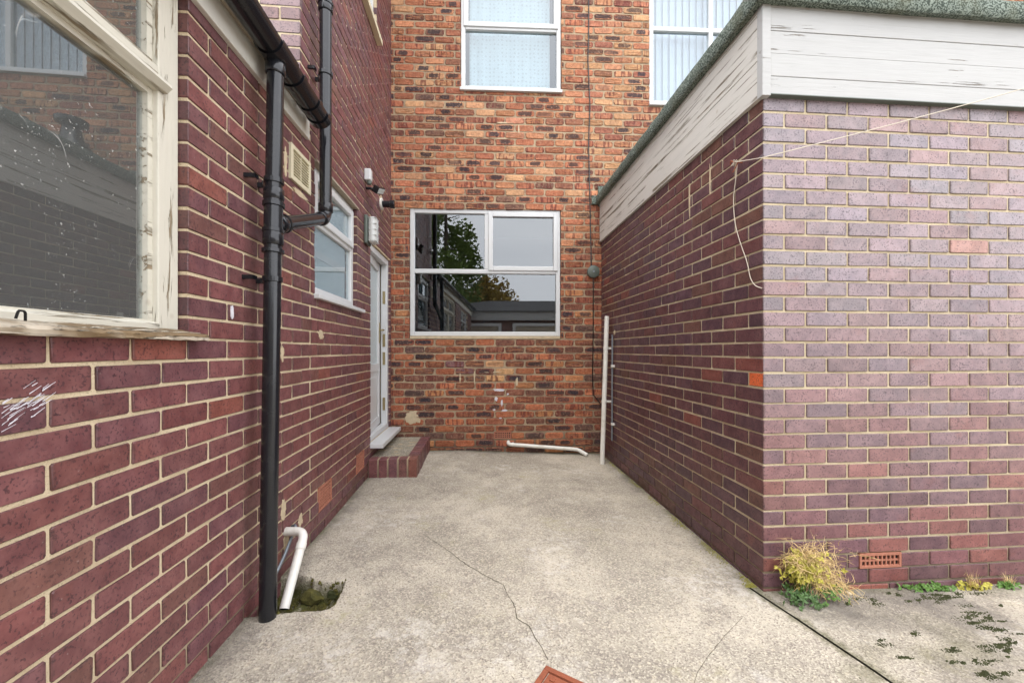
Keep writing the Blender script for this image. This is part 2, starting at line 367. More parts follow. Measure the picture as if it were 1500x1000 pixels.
class Bricks:
    def __init__(s, root, mat, L, H, jit, cr, bev):
        s.root, s.mat, s.L, s.H = root, mat, L, H; s.items = []; s.var = []
        for k in range(12):
            v, f = brick_shape(L, H, .098, jit, cr, bev, k * 77 + int(L * 1000))
            me = bpy.data.meshes.new('brick'); me.from_pydata(v, [], f); me.materials.append(mat)
            a = me.attributes.new('lc', 'FLOAT_VECTOR', 'POINT'); a.data.foreach_set('vector', [q for t in lc_of(v, L, H) for q in t])
            a = me.attributes.new('tint', 'FLOAT_COLOR', 'POINT'); a.data.foreach_set('color', [1.0] * 4 * len(v))
            me.attributes.new('seed', 'FLOAT', 'POINT')
            s.var.append((me, v, f))
    def put(s, F, s0, s1, z, tint, d=0.0, sink=0.0):
        c = F.pt((s0 + s1) / 2, z, d - sink); sc = (s1 - s0) / s.L
        tilt = random.gauss(0, .0035)
        m = Matrix.Translation(c) @ Matrix.Rotation(F.ang, 4, 'Z') @ Matrix.Rotation(tilt, 4, 'Y') @ Matrix.Diagonal((sc, 1, 1, 1))
        area = 0
        if c.y > .15:
            x = c.x / c.y * FPX + 750; y = 513 - (c.z - CAMZ) / c.y * FPX
            nd = abs(F.n.dot(Vector((c.x, c.y)).normalized())); facing = F.n.dot(Vector((c.x, c.y))) < 0
            if -15 < x < 1515 and -8 < y < 1008 and facing: area = (s1 - s0) * s.H * FPX ** 2 / c.y ** 2 * nd
        s.items.append((area, random.randrange(12), m, tint))
    def finish(s, limit=300):
        s.items.sort(key=lambda t: -t[0]); ind = [i for i in s.items[:limit] if i[0] > 0]; rest = s.items[len(ind):]
        for area, k, m, tint in ind:
            o = bpy.data.objects.new('brick', s.var[k][0]); o.color = (*tint, 1); reg(o, m, s.root)
        if rest:
            V, Fc, LCs, T, S = [], [], [], [], []
            base = WM[s.root.name].inverted()
            for area, k, m, tint in rest:
                me, v, f = s.var[k]; n = len(V); sd = random.random()
                mm = base @ m
                for p, l in zip(v, lc_of(v, s.L, s.H)):
                    V.append(mm @ Vector(p)); LCs += l; T += (*tint, 1); S.append(sd)
                Fc += [[i + n for i in q] for q in f]
            me = bpy.data.meshes.new('brickwork'); me.from_pydata(V, [], Fc); me.materials.append(s.mat)
            me.attributes.new('lc', 'FLOAT_VECTOR', 'POINT').data.foreach_set('vector', LCs)
            me.attributes.new('tint', 'FLOAT_COLOR', 'POINT').data.foreach_set('color', T)
            me.attributes.new('seed', 'FLOAT', 'POINT').data.foreach_set('value', S)
            o = bpy.data.objects.new('brickwork', me); reg(o, WM[s.root.name].copy(), s.root); tag(o, kind='stuff')

def lay(B, F, s0, s1, z0, z1, cw, ch, phase, openings, tintf, jitter=0.0, gap=.010, parity=0, zmin=-9):
    """stretcher bond between s0..s1, courses from z0; clipped at openings (s0,s1,z0,z1)"""
    i = 0
    while z0 + i * ch < z1 - .02:
        za, zb = z0 + i * ch, z0 + (i + 1) * ch; zm = (za + zb) / 2
        off = phase + (cw / 2 if (i + parity) % 2 else 0)
        k = math.floor((s0 - off) / cw); x = off + k * cw
        cuts = []
        for o in openings:
            if o[2] < zm < o[3]: cuts.append((o[0], o[1]))
        while x < s1:
            jj = random.uniform(-jitter, jitter)
            a, b = max(x, s0), min(x + cw, s1)
            segs = [(a, b)]
            for c0, c1 in cuts:
                ns = []
                for p, q in segs:
                    if q <= c0 or p >= c1: ns.append((p, q)); continue
                    if p < c0: ns.append((p, c0 + gap / 2 - .002))
                    if q > c1: ns.append((c1 - gap / 2 + .002, q))
                segs = ns
            for p, q in segs:
                if q - p < .035: continue
                e = gap / 2
                B.put(F, p + (e if p > s0 + 1e-4 else 0) + jj * .3, q - (e if q < s1 - 1e-4 else 0) + jj * .3, zm + random.uniform(-.001, .001) * (1 + jitter * 200), tintf(i, p, zm), sink=random.uniform(-.0015, .0022))
            x += cw
        i += 1

def core(F, s0, s1, z0, z1, openings, mat, root, face=-.005, thick=.11, name='mortar'):
    """mortar bed behind the brick faces, with the openings left open"""
    ss = sorted({s0, s1} | {min(max(v, s0), s1) for o in openings for v in (o[0] - .006, o[1] + .006)})
    zs = sorted({z0, z1} | {min(max(v, z0), z1) for o in openings for v in (o[2] - .003, o[3] + .003)})
    def solid(i, j):
        if i < 0 or j < 0 or i >= len(ss) - 1 or j >= len(zs) - 1: return False
        a, z = (ss[i] + ss[i + 1]) / 2, (zs[j] + zs[j + 1]) / 2
        return not any(o[0] - .006 < a < o[1] + .006 and o[2] - .003 < z < o[3] + .003 for o in openings)
    mb = MB()
    for i in range(len(ss) - 1):
        for j in range(len(zs) - 1):
            if not solid(i, j): continue
            a, b, c, d = ss[i], ss[i + 1], zs[j], zs[j + 1]
            for dd in (face, face - thick): mb.add([F.pt(a, c, dd), F.pt(b, c, dd), F.pt(b, d, dd), F.pt(a, d, dd)], [(0, 1, 2, 3)])
            for (ii, jj, e) in ((i - 1, j, ((a, c), (a, d))), (i + 1, j, ((b, c), (b, d))), (i, j - 1, ((a, c), (b, c))), (i, j + 1, ((a, d), (b, d)))):
                if not solid(ii, jj):
                    (p, q), (r_, t_) = e; mb.add([F.pt(p, q, face), F.pt(r_, t_, face), F.pt(r_, t_, face - thick), F.pt(p, q, face - thick)], [(0, 1, 2, 3)])
    o = mb.build(name, mat, root, rot=F.ang)
    bm = bmesh.new(); bm.from_mesh(o.data); bmesh.ops.remove_doubles(bm, verts=bm.verts, dist=1e-5); bmesh.ops.recalc_face_normals(bm, faces=bm.faces); bm.to_mesh(o.data); bm.free()
    return o

def ri(f=.3): return random.uniform(-f, f)
def jit(c, f=.18):
    k = 1 + ri(f); return tuple(max(.005, x * k * (1 + ri(.03))) for x in c)
def pick(pal):
    t = random.random() * sum(w for w, c in pal)
    for w, c in pal:
        t -= w
        if t <= 0: return jit(c)
    return jit(pal[-1][1])
PLUM = [(7, (.165, .056, .056)), (4, (.145, .054, .062)), (3, (.180, .056, .052)), (1.5, (.155, .062, .050)), (.3, (.22, .066, .048))]
def t_left(i, s, z): return pick(PLUM)
PLUMG = [(6, (.10, .036, .042)), (4, (.085, .038, .05)), (1.5, (.125, .040, .038)), (1, (.115, .048, .034)), (.12, (.22, .06, .045))]  # darker set for the garage side, its weaker light painted into the tint
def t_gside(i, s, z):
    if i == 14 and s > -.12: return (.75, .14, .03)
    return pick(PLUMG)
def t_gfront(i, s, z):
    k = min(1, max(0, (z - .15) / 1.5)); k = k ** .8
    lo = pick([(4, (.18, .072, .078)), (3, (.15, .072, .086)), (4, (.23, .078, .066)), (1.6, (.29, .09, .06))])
    hi = pick([(8, (.29, .23, .245)), (5, (.275, .24, .26)), (3, (.31, .215, .215)), (.4, (.42, .22, .18))])  # paler upper courses: the sky's sheen is put into the brick colour
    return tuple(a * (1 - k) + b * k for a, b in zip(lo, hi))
def t_back(i, s, z):
    low = z < 2.2
    if s > 2.2 and z > 3.0:
        return pick([(5, (.56, .26, .14)), (4, (.60, .34, .17)), (3, (.46, .17, .10)), (1, (.25, .12, .08)), (1, (.3, .1, .07))])
    for q, wq, z0q, z1q, cq in SPECIAL:
        if abs(s + .11 - q) < wq and z0q < z < z1q: return jit(cq, .08)
    if low:
        dk = 3.2 if z < 1.25 else 1.6
        return pick([(4, (.42, .12, .06)), (4, (.31, .09, .055)), (2, (.54, .17, .08)), (3, (.20, .07, .05)), (dk * .8, (.075, .055, .06)), (dk * .8, (.14, .06, .05)), (1, (.60, .26, .11))])
    return pick([(5, (.52, .18, .095)), (4, (.43, .14, .08)), (3, (.62, .27, .14)), (2, (.28, .11, .07)), (1, (.14, .08, .065)), (1.5, (.64, .36, .19))])
SPECIAL = [(FB.at(731, 553)[0], .10, .80, 1.02, (.72, .42, .20)), (FB.at(676, 560)[0], .10, .86, 1.0, (.14, .075, .11)), (FB.at(742, 190)[0], .11, 3.60, 3.82, (.66, .30, .19))]

# ------------------------------------------------------------------ windows
def frame_mb(F, s0, s1, z0, z1, w, d0, d1, mb=None, wb=None, wt=None):
    mb = mb or MB(); wb = wb or w; wt = wt or w
    mb.wbox(F, s0, s0 + w, z0, z1, d0, d1); mb.wbox(F, s1 - w, s1, z0, z1, d0, d1)
    mb.wbox(F, s0 + w, s1 - w, z0, z0 + wb, d0, d1 - .0006); mb.wbox(F, s0 + w, s1 - w, z1 - wt, z1, d0, d1 - .0006); return mb
def pane(F, s0, s1, z0, z1, d, parent, mat, th=.006):
    return MB().wbox(F, s0, s1, z0, z1, d - th, d).build('pane', mat, parent, rot=F.ang)
def flat_pane(F, s0, s1, z0, z1, d, parent, mat):
    mb = MB(); mb.wbox(F, s0, s1, z0, z1, d - .004, d); return mb.build('pane', mat, parent, rot=F.ang)
def room(F, s0, s1, z0, z1, d0, depth, parent):
    a, b, c, e = s0 - .25, s1 + .25, z0 - .3, z1 + .15; f, g = d0, d0 - depth
    mb = MB(); P = F.pt
    mb.add([P(a, c, f), P(b, c, f), P(b, e, f), P(a, e, f), P(a, c, g), P(b, c, g), P(b, e, g), P(a, e, g)],
           [(4, 5, 6, 7), (0, 1, 5, 4), (1, 2, 6, 5), (2, 3, 7, 6), (3, 0, 4, 7)])
    return mb.build('room_lining', M['room'], parent, rot=F.ang)

# ================================================================== THE GROUND
def gz(x, y):
    p = Vector((x, y)); b = p.dot(bx)
    z = -.02 * (b + 1.0) - .004 + .006 * mn.noise(Vector((x * 1.5, y * 1.5, 0))) + .0022 * mn.noise(Vector((x * 9, y * 9, 3)))
    if y > 3.2: z += .02 * min(1, (y - 3.2) / 1.3) * max(0, min(1, (.9 - b)))
    return z
def px_ground(px, py, z=-.02):
    Y = (CAMZ - z) * FPX / (py - 513); return Vector(((px - 750) / FPX * Y, Y))
hole_px = [(396, 903), (404, 851), (430, 846), (455, 849), (462, 855), (473, 856), (490, 857), (507, 852), (500, 870), (491, 888), (484, 893), (473, 897), (440, 899)]
hole = [px_ground(*p) for p in hole_px]
hole[0] = Vector((-1.17, 1.72)); hole[1] = Vector((-1.19, 2.02))
def inside(p, poly):
    c = False; j = len(poly) - 1
    for i in range(len(poly)):
        a, b = poly[i], poly[j]
        if (a.y > p.y) != (b.y > p.y) and p.x < (b.x - a.x) * (p.y - a.y) / (b.y - a.y) + a.x: c = not c
        j = i
    return c
def dist_poly(p, poly, closed=True):
    m = 9; n = len(poly)
    for i in range(n if closed else n - 1):
        a, b = poly[i], poly[(i + 1) % n]; ab = b - a; t = max(0, min(1, (p - a).dot(ab) / max(1e-9, ab.length_squared)))
        m = min(m, (p - a - ab * t).length)
    return m
jl0 = gc + Vector((-.03, -.02)); jl1 = px_ground(1310, 1000, -.05)
jd = (jl1 - jl0).normalized(); jn = Vector((jd.y, -jd.x))
bm = bmesh.new(); X0, X1, Y0, Y1, st = -1.5, 3.6, .9, 4.75, .02
nx, ny = int((X1 - X0) / st), int((Y1 - Y0) / st)
gv = [[bm.verts.new((X0 + i * st, Y0 + j * st, 0)) for i in range(nx + 1)] for j in range(ny + 1)]
for j in range(ny):
    for i in range(nx):
        c = Vector((X0 + (i + .5) * st, Y0 + (j + .5) * st))
        bb = c.dot(bx); aa = c.dot(ax)
        if bb < -1.12 or (bb > 1.48 and aa > 2.02): continue
        bm.faces.new((gv[j][i], gv[j][i + 1], gv[j + 1][i + 1], gv[j + 1][i]))
bmesh.ops.delete(bm, geom=[v for v in bm.verts if not v.link_faces], context='VERTS')
he = [e for e in bm.edges if dist_poly(((e.verts[0].co + e.verts[1].co) / 2).xy, hole) < .06 or inside(((e.verts[0].co + e.verts[1].co) / 2).xy, hole)]
bmesh.ops.subdivide_edges(bm, edges=he, cuts=3, use_grid_fill=True)
for sgn in (1, -1):
    bmesh.ops.bisect_plane(bm, geom=bm.verts[:] + bm.edges[:] + bm.faces[:], plane_co=Vector((*(jl0 + jn * .0065 * sgn), 0)), plane_no=Vector((*jn, 0)))
kill = [f for f in bm.faces if abs((f.calc_center_median().xy - jl0).dot(jn)) < .0063 and f.calc_center_median().dot(Vector((*ax, 0))) < 1.93]
bmesh.ops.delete(bm, geom=kill, context='FACES')
ml = bm.verts.layers.float.new('mossy'); dl_ = bm.verts.layers.float.new('dirty')
for v in bm.verts:
    p = v.co.xy; z = gz(p.x, p.y); d = dist_poly(p, hole); mo = 0
    jd_ = .008 * mn.noise(Vector((p.x * 30, p.y * 30, 1)))
    if inside(p, hole):
        k = min(1, max(0, (d + jd_) / .016)); z -= .105 * k + (.02 * mn.noise(Vector((p.x * 16, p.y * 16, 5))) if k > .9 else 0); mo = min(1, k + .3)
    bb = p.dot(bx); aa = p.dot(ax)
    edge = min(bb + 1.01, (1.397 - bb) if aa > 1.9 else 9, (FB.o.y + .04 * (p.x + 1.3) - p.y), abs(aa - 1.9) if bb > 1.38 else 9)
    mo = max(mo, .8 * max(0, 1 - edge / .07) * (0.4 + .9 * max(0, mn.noise(Vector((p.x * 3, p.y * 3, 2))) + .35)))
    if bb > 1.3 and aa < 1.9: mo = max(mo, .55 * max(0, mn.noise(Vector((p.x * 3.5, p.y * 6, 9))) * 1.6))
    if abs((p - jl0).dot(jn)) < .03 and aa < 1.95: mo = max(mo, .6); z -= .002
    dn = .5 + mn.noise(Vector((p.x * 2.2, p.y * 2.2, 12))) + .5 * mn.noise(Vector((p.x * 7, p.y * 7, 2)))
    dy = max(0, 1 - edge / .16) * min(1, max(0, dn + .25)) * .8
    if (p - jl0).dot(jn) * (bx.dot(jn)) > 0 and aa < 1.93: dy = max(dy, min(.8, max(0, .30 + .75 * (dn - .4) + .35 * max(0, 1 - (1.93 - aa) / .35))))
    v.co.z = z; v[ml] = mo; v[dl_] = dy
me = bpy.data.meshes.new('concrete_yard'); bm.to_mesh(me); bm.free(); me.materials.append(M['concrete'])
yard = bpy.data.objects.new('concrete_yard', me); reg(yard, Matrix.Identity(4)); tag(yard, 'pale weathered concrete ground of the yard', kind='structure')
me.shade_smooth()
g = MB(); g.add([(-60, -60, -.075), (60, -60, -.075), (60, 60, -.075), (-60, 60, -.075)], [(0, 1, 2, 3)])
go = g.build('ground', M['soil'] , kind='structure')
# drop the base sheet below the hollow, and a concrete apron behind the camera
go.location.z = -.16; WM[go.name] = Matrix.Translation((0, 0, -.16))
g = MB(); g.add([(-1.6, -14, -.035), (14, -14, -.035), (14, .902, -.035), (-1.6, .902, -.035)], [(0, 1, 2, 3)])
g.build('pavement', M['concrete'], kind='structure')
g = MB(); g.add([(3.58, .9, -.06), (14, .9, -.06), (14, 4, -.06), (3.58, 4, -.06)], [(0, 1, 2, 3)])
g.build('pavement', M['concrete'], kind='structure')
# soil in the joint
mb = MB(); q0, q1 = jl0 - jd * .0, jl1 + jd * .9
mb.add([(*(q0 + jn * .02), gz(*q0) - .014), (*(q1 + jn * .02), gz(*q1) - .014), (*(q1 - jn * .02), gz(*q1) - .014), (*(q0 - jn * .02), gz(*q0) - .014)], [(0, 1, 2, 3)])
mb.build('joint_filling', M['soil'], yard)
# cracks
def crack(pxs, w, name='crack'):
    pts = []; P = [px_ground(*p) for p in pxs]
    for a, b in zip(P, P[1:]):
        n = max(2, int((b - a).length / .018))
        for i in range(n):
            t = i / n; q = a.lerp(b, t); q += Vector((1, .4)) * .007 * mn.noise(Vector((q.x * 40, q.y * 40, 1))); pts.append(q)
    vs, fs = [], []
    for i, q in enumerate(pts):
        t = (pts[min(i + 1, len(pts) - 1)] - pts[max(i - 1, 0)]).normalized(); nn = Vector((t.y, -t.x))
        ww = w * (.5 + .9 * abs(mn.noise(Vector((i * .35, 7, w * 900))))) * min(1, i / 8 + .2)
        for sgn in (1, -1): r_ = q + nn * ww * sgn; vs.append((r_.x, r_.y, gz(r_.x, r_.y) + .0012))
        if i: fs.append((2 * i - 2, 2 * i, 2 * i + 1, 2 * i - 1))
    MB().add(vs, fs).build(name, M['crack'], yard)
crack([(620, 783), (656, 806), (682, 825), (712, 842), (737, 854), (745, 872), (754, 885), (757, 903), (775, 915), (790, 940), (806, 968)], .0026)
crack([(1092, 890), (1078, 905), (1060, 925), (1040, 950), (1020, 980), (1016, 1000)], .0012)

# ================================================================== OLD HOUSE AT THE END
old = thing('brick_house', 'multicoloured rustic brick house closing the far end of the yard, with white framed windows', 'house', FB.pt(1.5, 0))
def wrect(F, x0, x1, y0, y1):
    a, _ = F.at(x0, y0); b, _ = F.at(x1, y0); xm = (x0 + x1) / 2
    return a, b, F.at(xm, y1)[1], F.at(xm, y0)[1]
w1 = list(wrect(FB, 600, 821, 306, 492)); w1[3] = 2.756; o1 = (w1[0], w1[1], 1.272, 2.75)
u1 = list(wrect(FB, 675, 822, -60, 132)); u1[3] = 5.55
u2 = [FB.at(952, 150)[0], FB.at(952, 150)[0] + 1.45, FB.at(952, 152)[1], 5.55]
ab = wrect(FB, 724, 749, 632, 642)
R_H = 6.3
ops_b = [o1, u1, u2, ab, (2.55, 9, -1, 2.72)]
WZ0 = 1.270 - 17 * .082
B = Bricks(old, M['rustic'], .218, .069, .0046, .015, .006)
lay(B, FB, -.02, 8.6, WZ0, R_H, .2285, .082, .03, ops_b, t_back, jitter=.012, gap=.0115)
B.finish()
core(FB, -.35, 8.6, -.25, R_H, ops_b[:4], M['mortar_back'], old, face=-.006, thick=.12)
MB().prism(FB, [(.15, R_H), (-3, R_H + 1.6), (-3, R_H + 1.7), (.15, R_H + .1)], -4, 8.8).build('roof', M['tile'], old)

def upvc_window(F, r, root, rec=.035, sash=None, transom=None, mull=None, tmat='glass', sill=True, fw=.05, ribs=None, lower_mull=False):
    s0, s1, z0, z1 = r; d1 = -rec; d0 = d1 - .06
    win = frame_mb(F, s0, s1, z0, z1, fw, d0, d1)
    if transom: win.wbox(F, s0 + fw, s1 - fw, transom - .025, transom + .025, d0, d1 - .001)
    if mull:
        win.wbox(F, mull - .025, mull + .025, transom + .025 if (transom and not lower_mull) else z0 + fw, z1 - fw, d0, d1 - .0015)
        if lower_mull and transom: pass
    w = win.build('window', M['upvc'], root, bevel=.006, rot=F.ang)
    if sill:
        MB().wbox(F, s0 - .01, s1 + .01, z0 - .028, z0 + .004, -rec - .02, .03).build('sill', M['upvc'], w, bevel=.004, rot=F.ang)
    return w, d0, d1
# ground floor window
tz = FB.at(713, 397)[1]; mu = FB.at(713, 350)[0]
w, d0, d1 = upvc_window(FB, w1, old, rec=.02, transom=tz, mull=mu, sill=False)
MB().wbox(FB, w1[0] + .004, w1[1] - .004, 1.272, w1[2] - .001, -.06, .004).build('sill', M['patch'], w, rot=FB.ang)
sa = (mu + .018, w1[1] - .028, tz + .008, w1[3] - .03)
frame_mb(FB, *sa, .052, d1 - .02, d1 + .014).build('sash', M['upvc'], w, bevel=.006, rot=FB.ang)
gd = d1 - .03
flat_pane(FB, w1[0] + .045, mu - .02, tz + .02, w1[3] - .045, gd, w, M['glass'])
flat_pane(FB, sa[0] + .045, sa[1] - .045, sa[2] + .045, sa[3] - .045, gd + .012, w, M['glass'])
flat_pane(FB, w1[0] + .045, w1[1] - .045, w1[2] + .045, tz - .02, gd, w, M['glass'])
room(FB, *w1, -.124, 1.6, w)
# upper left window
tz = FB.at(750, 40)[1]
w, d0, d1 = upvc_window(FB, u1, old, rec=.02, transom=tz, sill=True)
sa = (u1[0] + .03, u1[1] - .03, tz + .004, u1[3] - .03)
frame_mb(FB, *sa, .055, d1 - .02, d1 + .014).build('sash', M['upvc'], w, bevel=.006, rot=FB.ang)
flat_pane(FB, sa[0] + .05, sa[1] - .05, sa[2] + .05, sa[3] - .05, gd + .012, w, M['glass'])
flat_pane(FB, u1[0] + .045, u1[1] - .045, u1[2] + .045, tz - .02, gd, w, M['glass'])
room(FB, *u1, -.124, 1.2, w)
nb = MB(); n_ = 60; a, b = u1[0] + .09, u1[1] - .11
for i in range(n_):
    t0, t1 = i / n_, (i + 1) / n_; f = lambda t: -.16 + .004 * math.sin(t * 40 + 2 * math.sin(t * 9))
    nb.add([FB.pt(a + (b - a) * t0, u1[2] + .02, f(t0)), FB.pt(a + (b - a) * t1, u1[2] + .02, f(t1)), FB.pt(a + (b - a) * t1, u1[3], f(t1)), FB.pt(a + (b - a) * t0, u1[3], f(t0))], [(0, 1, 2, 3)])
nb.build('net_curtain', M['net'], w, smooth=True, rot=FB.ang)
# upper right window with vertical blinds
tz = FB.at(1000, 41)[1]; mu = FB.at(1043, 60)[0]
w, d0, d1 = upvc_window(FB, u2, old, rec=.02, transom=tz, mull=mu, sill=True, lower_mull=True)
for (p, q) in ((u2[0] + .045, mu - .02), (mu + .02, u2[1] - .045)):
    flat_pane(FB, p, q, u2[2] + .045, tz - .02, gd, w, M['glass']); flat_pane(FB, p, q, tz + .02, u2[3] - .045, gd, w, M['glass'])
k = u2[0] + .05
vb = MB()
while k < u2[1] - .06:
    vb.add([FB.pt(k, u2[2] + .03, -.15), FB.pt(k + .092, u2[2] + .03, -.175), FB.pt(k + .092, u2[3], -.175), FB.pt(k, u2[3], -.15)], [(0, 1, 2, 3)]); k += .083
vb.build('vertical_blind', M['blind'], w, rot=FB.ang)
room(FB, *u2, -.124, .8, w)

def airbrick(F, r, root, cols, rows, mat='terracotta', proud=.002):
    s0, s1, z0, z1 = r; mb = MB(); e = .012
    mb.wbox(F, s0, s1, z0, z1, -.09, -.03); proud += .001
    frame_mb(F, s0, s1, z0, z1, e, -.03, proud, mb)
    W_, H_ = s1 - s0 - 2 * e, z1 - z0 - 2 * e
    for i in range(1, cols): c = s0 + e + W_ * i / cols; mb.wbox(F, c - .004, c + .004, z0 + e, z1 - e, -.03, proud - .003)
    for j in range(1, rows): c = z0 + e + H_ * j / rows; mb.wbox(F, s0 + e, s1 - e, c - .004, c + .004, -.03, proud - .0035)
    o = mb.build('air_brick', M[mat], root, rot=F.ang)
    MB().wbox(F, s0 + e, s1 - e, z0 + e, z1 - e, -.0295, -.008).build('vent_opening', M['hole'], o, rot=F.ang)
airbrick(FB, ab, old, 8, 3)

def patch(F, s, z, w, h, root, mat, seed, proud=.004, name='mortar_patch', label=None):
    rg = random.Random(seed); n = 30; v = [F.pt(s, z, proud)]; v2 = []; sm_ = [rg.uniform(-.3, .3) for _ in range(8)]
    for i in range(n):
        a = 2 * math.pi * i / n; r_ = .95 + sm_[int(i * 8 / n)] * .6 + sm_[(i * 3) % 8] * .3 + rg.uniform(-.08, .08)
        v.append(F.pt(s + math.cos(a) * w / 2 * r_, z + math.sin(a) * h / 2 * r_, proud * .6)); v2.append(F.pt(s + math.cos(a) * w / 2 * r_ * 1.04, z + math.sin(a) * h / 2 * r_ * 1.04, -.006))
    f = [(0, 1 + i, 1 + (i + 1) % n) for i in range(n)] + [(1 + i, 1 + n + i, 1 + n + (i + 1) % n, 1 + (i + 1) % n) for i in range(n)]
    return MB().add(v + v2, f).build(name, M[mat], root, rot=F.ang, label=label)
def ppatch(F, px, py, w, h, *a, **k):
    s, z = F.at(px, py); return patch(F, s, z, w, h, *a, **k)
ppatch(FB, 604, 612, .17, .17, old, 'patch', 3, label='pale mortar patch on the old wall beside the door step')
for (x, y, ww, hh, sd_) in ((731, 571, .13, .03, 51), (727, 584, .03, .05, 52), (735, 590, .022, .07, 53), (739, 601, .06, .025, 54), (724, 600, .03, .02, 55), (744, 577, .025, .02, 56), (733, 612, .03, .016, 57)):
    ppatch(FB, x, y, ww, hh, old, 'splat', sd_, name='paint_splash', proud=.002)
for (x, y, ww, hh, sd_) in ((722, 545, .22, .018, 7), (757, 560, .03, .12, 8), (695, 552, .02, .16, 9), (674, 552, .02, .14, 11), (738, 180, .22, .016, 12), (733, 203, .22, .014, 13), (760, 192, .018, .14, 14)):
    ppatch(FB, x, y, ww, hh, old, 'patch', sd_, proud=.001)

# ================================================================== LEFT: LOW EXTENSION
ext = thing('house_extension', 'single storey plum brick extension on the left with an old peeling white window', 'building', FL.pt(1.0, 0))
LZ0 = 1.105 - 16 * .075
big = (-.9, 1.3885, 1.20, 2.345)
vent = (2.123, 2.37, 2.045, 2.235)
back_win = (-3.7, -2.0, 1.2, 2.3)
SX = 2.405                                            # joint between extension and tall wing
ops_e = [big, vent, back_win]
BE = Bricks(ext, M['plum'], .2125, .0645, .0009, .004, .0022)
lay(BE, FL, -6.2, SX, LZ0, 2.42, .2225, .075, 1.0525, ops_e, t_left, parity=1, gap=.0105)
BE.finish()
core(FL, -6.2, SX, -.25, 2.42, ops_e, M['mortar_left'], ext)
fb_ = MB().wbox(FL, -6.2, 2.33, 2.352, 2.462, -.02, .022).build('fascia_board', M['fascia_upvc'], ext, bevel=.003, rot=FL.ang)
MB().wbox(FL, -6.2, 2.30, 2.462, 2.50, -.02, .034).build('soffit_board', M['soffit'], ext, rot=FL.ang)
MB().prism(FL, [(.045, 2.50), (.06, 2.535), (-3.0, 2.60), (-3.0, 2.48)], -6.2, S_UP - .002).build('roof', M['felt'], ext, rot=FL.ang)
MB().wbox(FL, -6.2, S_UP - .01, -.1, 2.47, -3.1, -3.0).build('rear_wall', M['mortar_left'], ext)
# the big old timber window
s0, s1, z0, z1 = big; dF = -.03
win = MB()
pw = .088
win.wbox(FL, s1 - pw, s1 - .001, z0 + .01, z1, dF - .05, dF)
win.wbox(FL, s0 + .001, s0 + pw, z0 + .01, z1, dF - .05, dF)
win.wbox(FL, s0 + pw, s1 - pw, z1 - .06, z1, dF - .05, dF - .001)
win.wbox(FL, .02, .09, z0 + .03, z1 - .06, dF - .05, dF - .002)
wo_ = win.build('window', M['window_old_upright'], ext, bevel=.004, rot=FL.ang)
MB().prism(FL, [(dF - .05, 1.975), (dF + .012, 1.975), (dF + .03, 1.992), (dF + .026, 2.004), (dF - .001, 2.02), (dF - .001, 2.05), (dF - .05, 2.05)], s0 + pw, s1 - pw + .02).build('transom', M['window_old'], wo_, rot=FL.ang)
inn = MB()
for (a, b) in ((s0 + pw, .02), (.09, s1 - pw)):
    frame_mb(FL, a, b, z0 + .03, 1.975, .018, dF - .045, dF - .018, inn, wb=.008); frame_mb(FL, a, b, 2.05, z1 - .06, .022, dF - .045, dF - .018, inn)
inn.build('glazing_bead', M['window_old'], wo_, rot=FL.ang)
MB().prism(FL, [(dF - .05, z0 + .005), (dF + .004, z0 + .005), (dF + .004, z0 + .024), (dF - .012, z0 + .032), (dF - .05, z0 + .032)], s0 + pw, s1 - pw).build('bottom_rail', M['window_old'], wo_, rot=FL.ang)
for (a, b) in ((s0 + pw + .01, .03), (.08, s1 - pw - .01)):
    pane(FL, a, b, z0 + .028, 1.98, dF - .034, wo_, M['glass_old']); pane(FL, a, b, 2.045, z1 - .055, dF - .034, wo_, M['glass_old'])
# rotten sill: a warped grid
mb = MB(); na, nd = 150, 7; prof = [(-.06, 1.212), (-.02, 1.209), (.015, 1.20), (.036, 1.196), (.043, 1.187), (.041, 1.174), (-.02, 1.172)]
vs_, fs_ = [], []
for i in range(na + 1):
    s = s0 - .06 + (s1 + .045 - s0 + .06) * i / na
    for j, (d, z) in enumerate(prof):
        q = mn.noise(Vector((s * 26, j * 1.7, 4))); q2 = mn.noise(Vector((s * 7, j * .9, 8)))
        vs_.append(FL.pt(s, z + (.0035 * q + .004 * q2 if j < 6 else 0) - (.008 * max(0, q2) if 2 < j < 5 else 0), d + (.004 * q + .006 * q2 if 2 <= j < 6 else 0)))
    if i: fs_ += [((i - 1) * nd + j, i * nd + j, i * nd + j + 1, (i - 1) * nd + j + 1) for j in range(nd - 1)]
fs_ += [tuple(range(nd)), tuple(na * nd + j for j in range(nd))]
mb.add(vs_, fs_).build('sill', M['rotten'], wo_, rot=FL.ang)
# little bent hook stuck in the sill
a0 = FL.at(14, 466, .0)
mb = MB().tube(arc_path([FL.pt(a0[0], 1.208, .012), FL.pt(a0[0] + .005, 1.226, .012), FL.pt(a0[0] + .03, 1.226, .0), FL.pt(a0[0] + .03, 1.205, .0)], .008), .0025, 8)
mb.build('staple', M['hole'], wo_, smooth=True)
room(FL, *big, -.125, 2.4, wo_)
# rear window (seen only in reflections)
w, d0, d1 = upvc_window(FL, back_win, ext, transom=2.0, mull=-2.85)
flat_pane(FL, back_win[0] + .04, back_win[1] - .04, back_win[2] + .04, back_win[3] - .04, d1 - .03, w, M['glass']); room(FL, *back_win, -.125, .6, w)
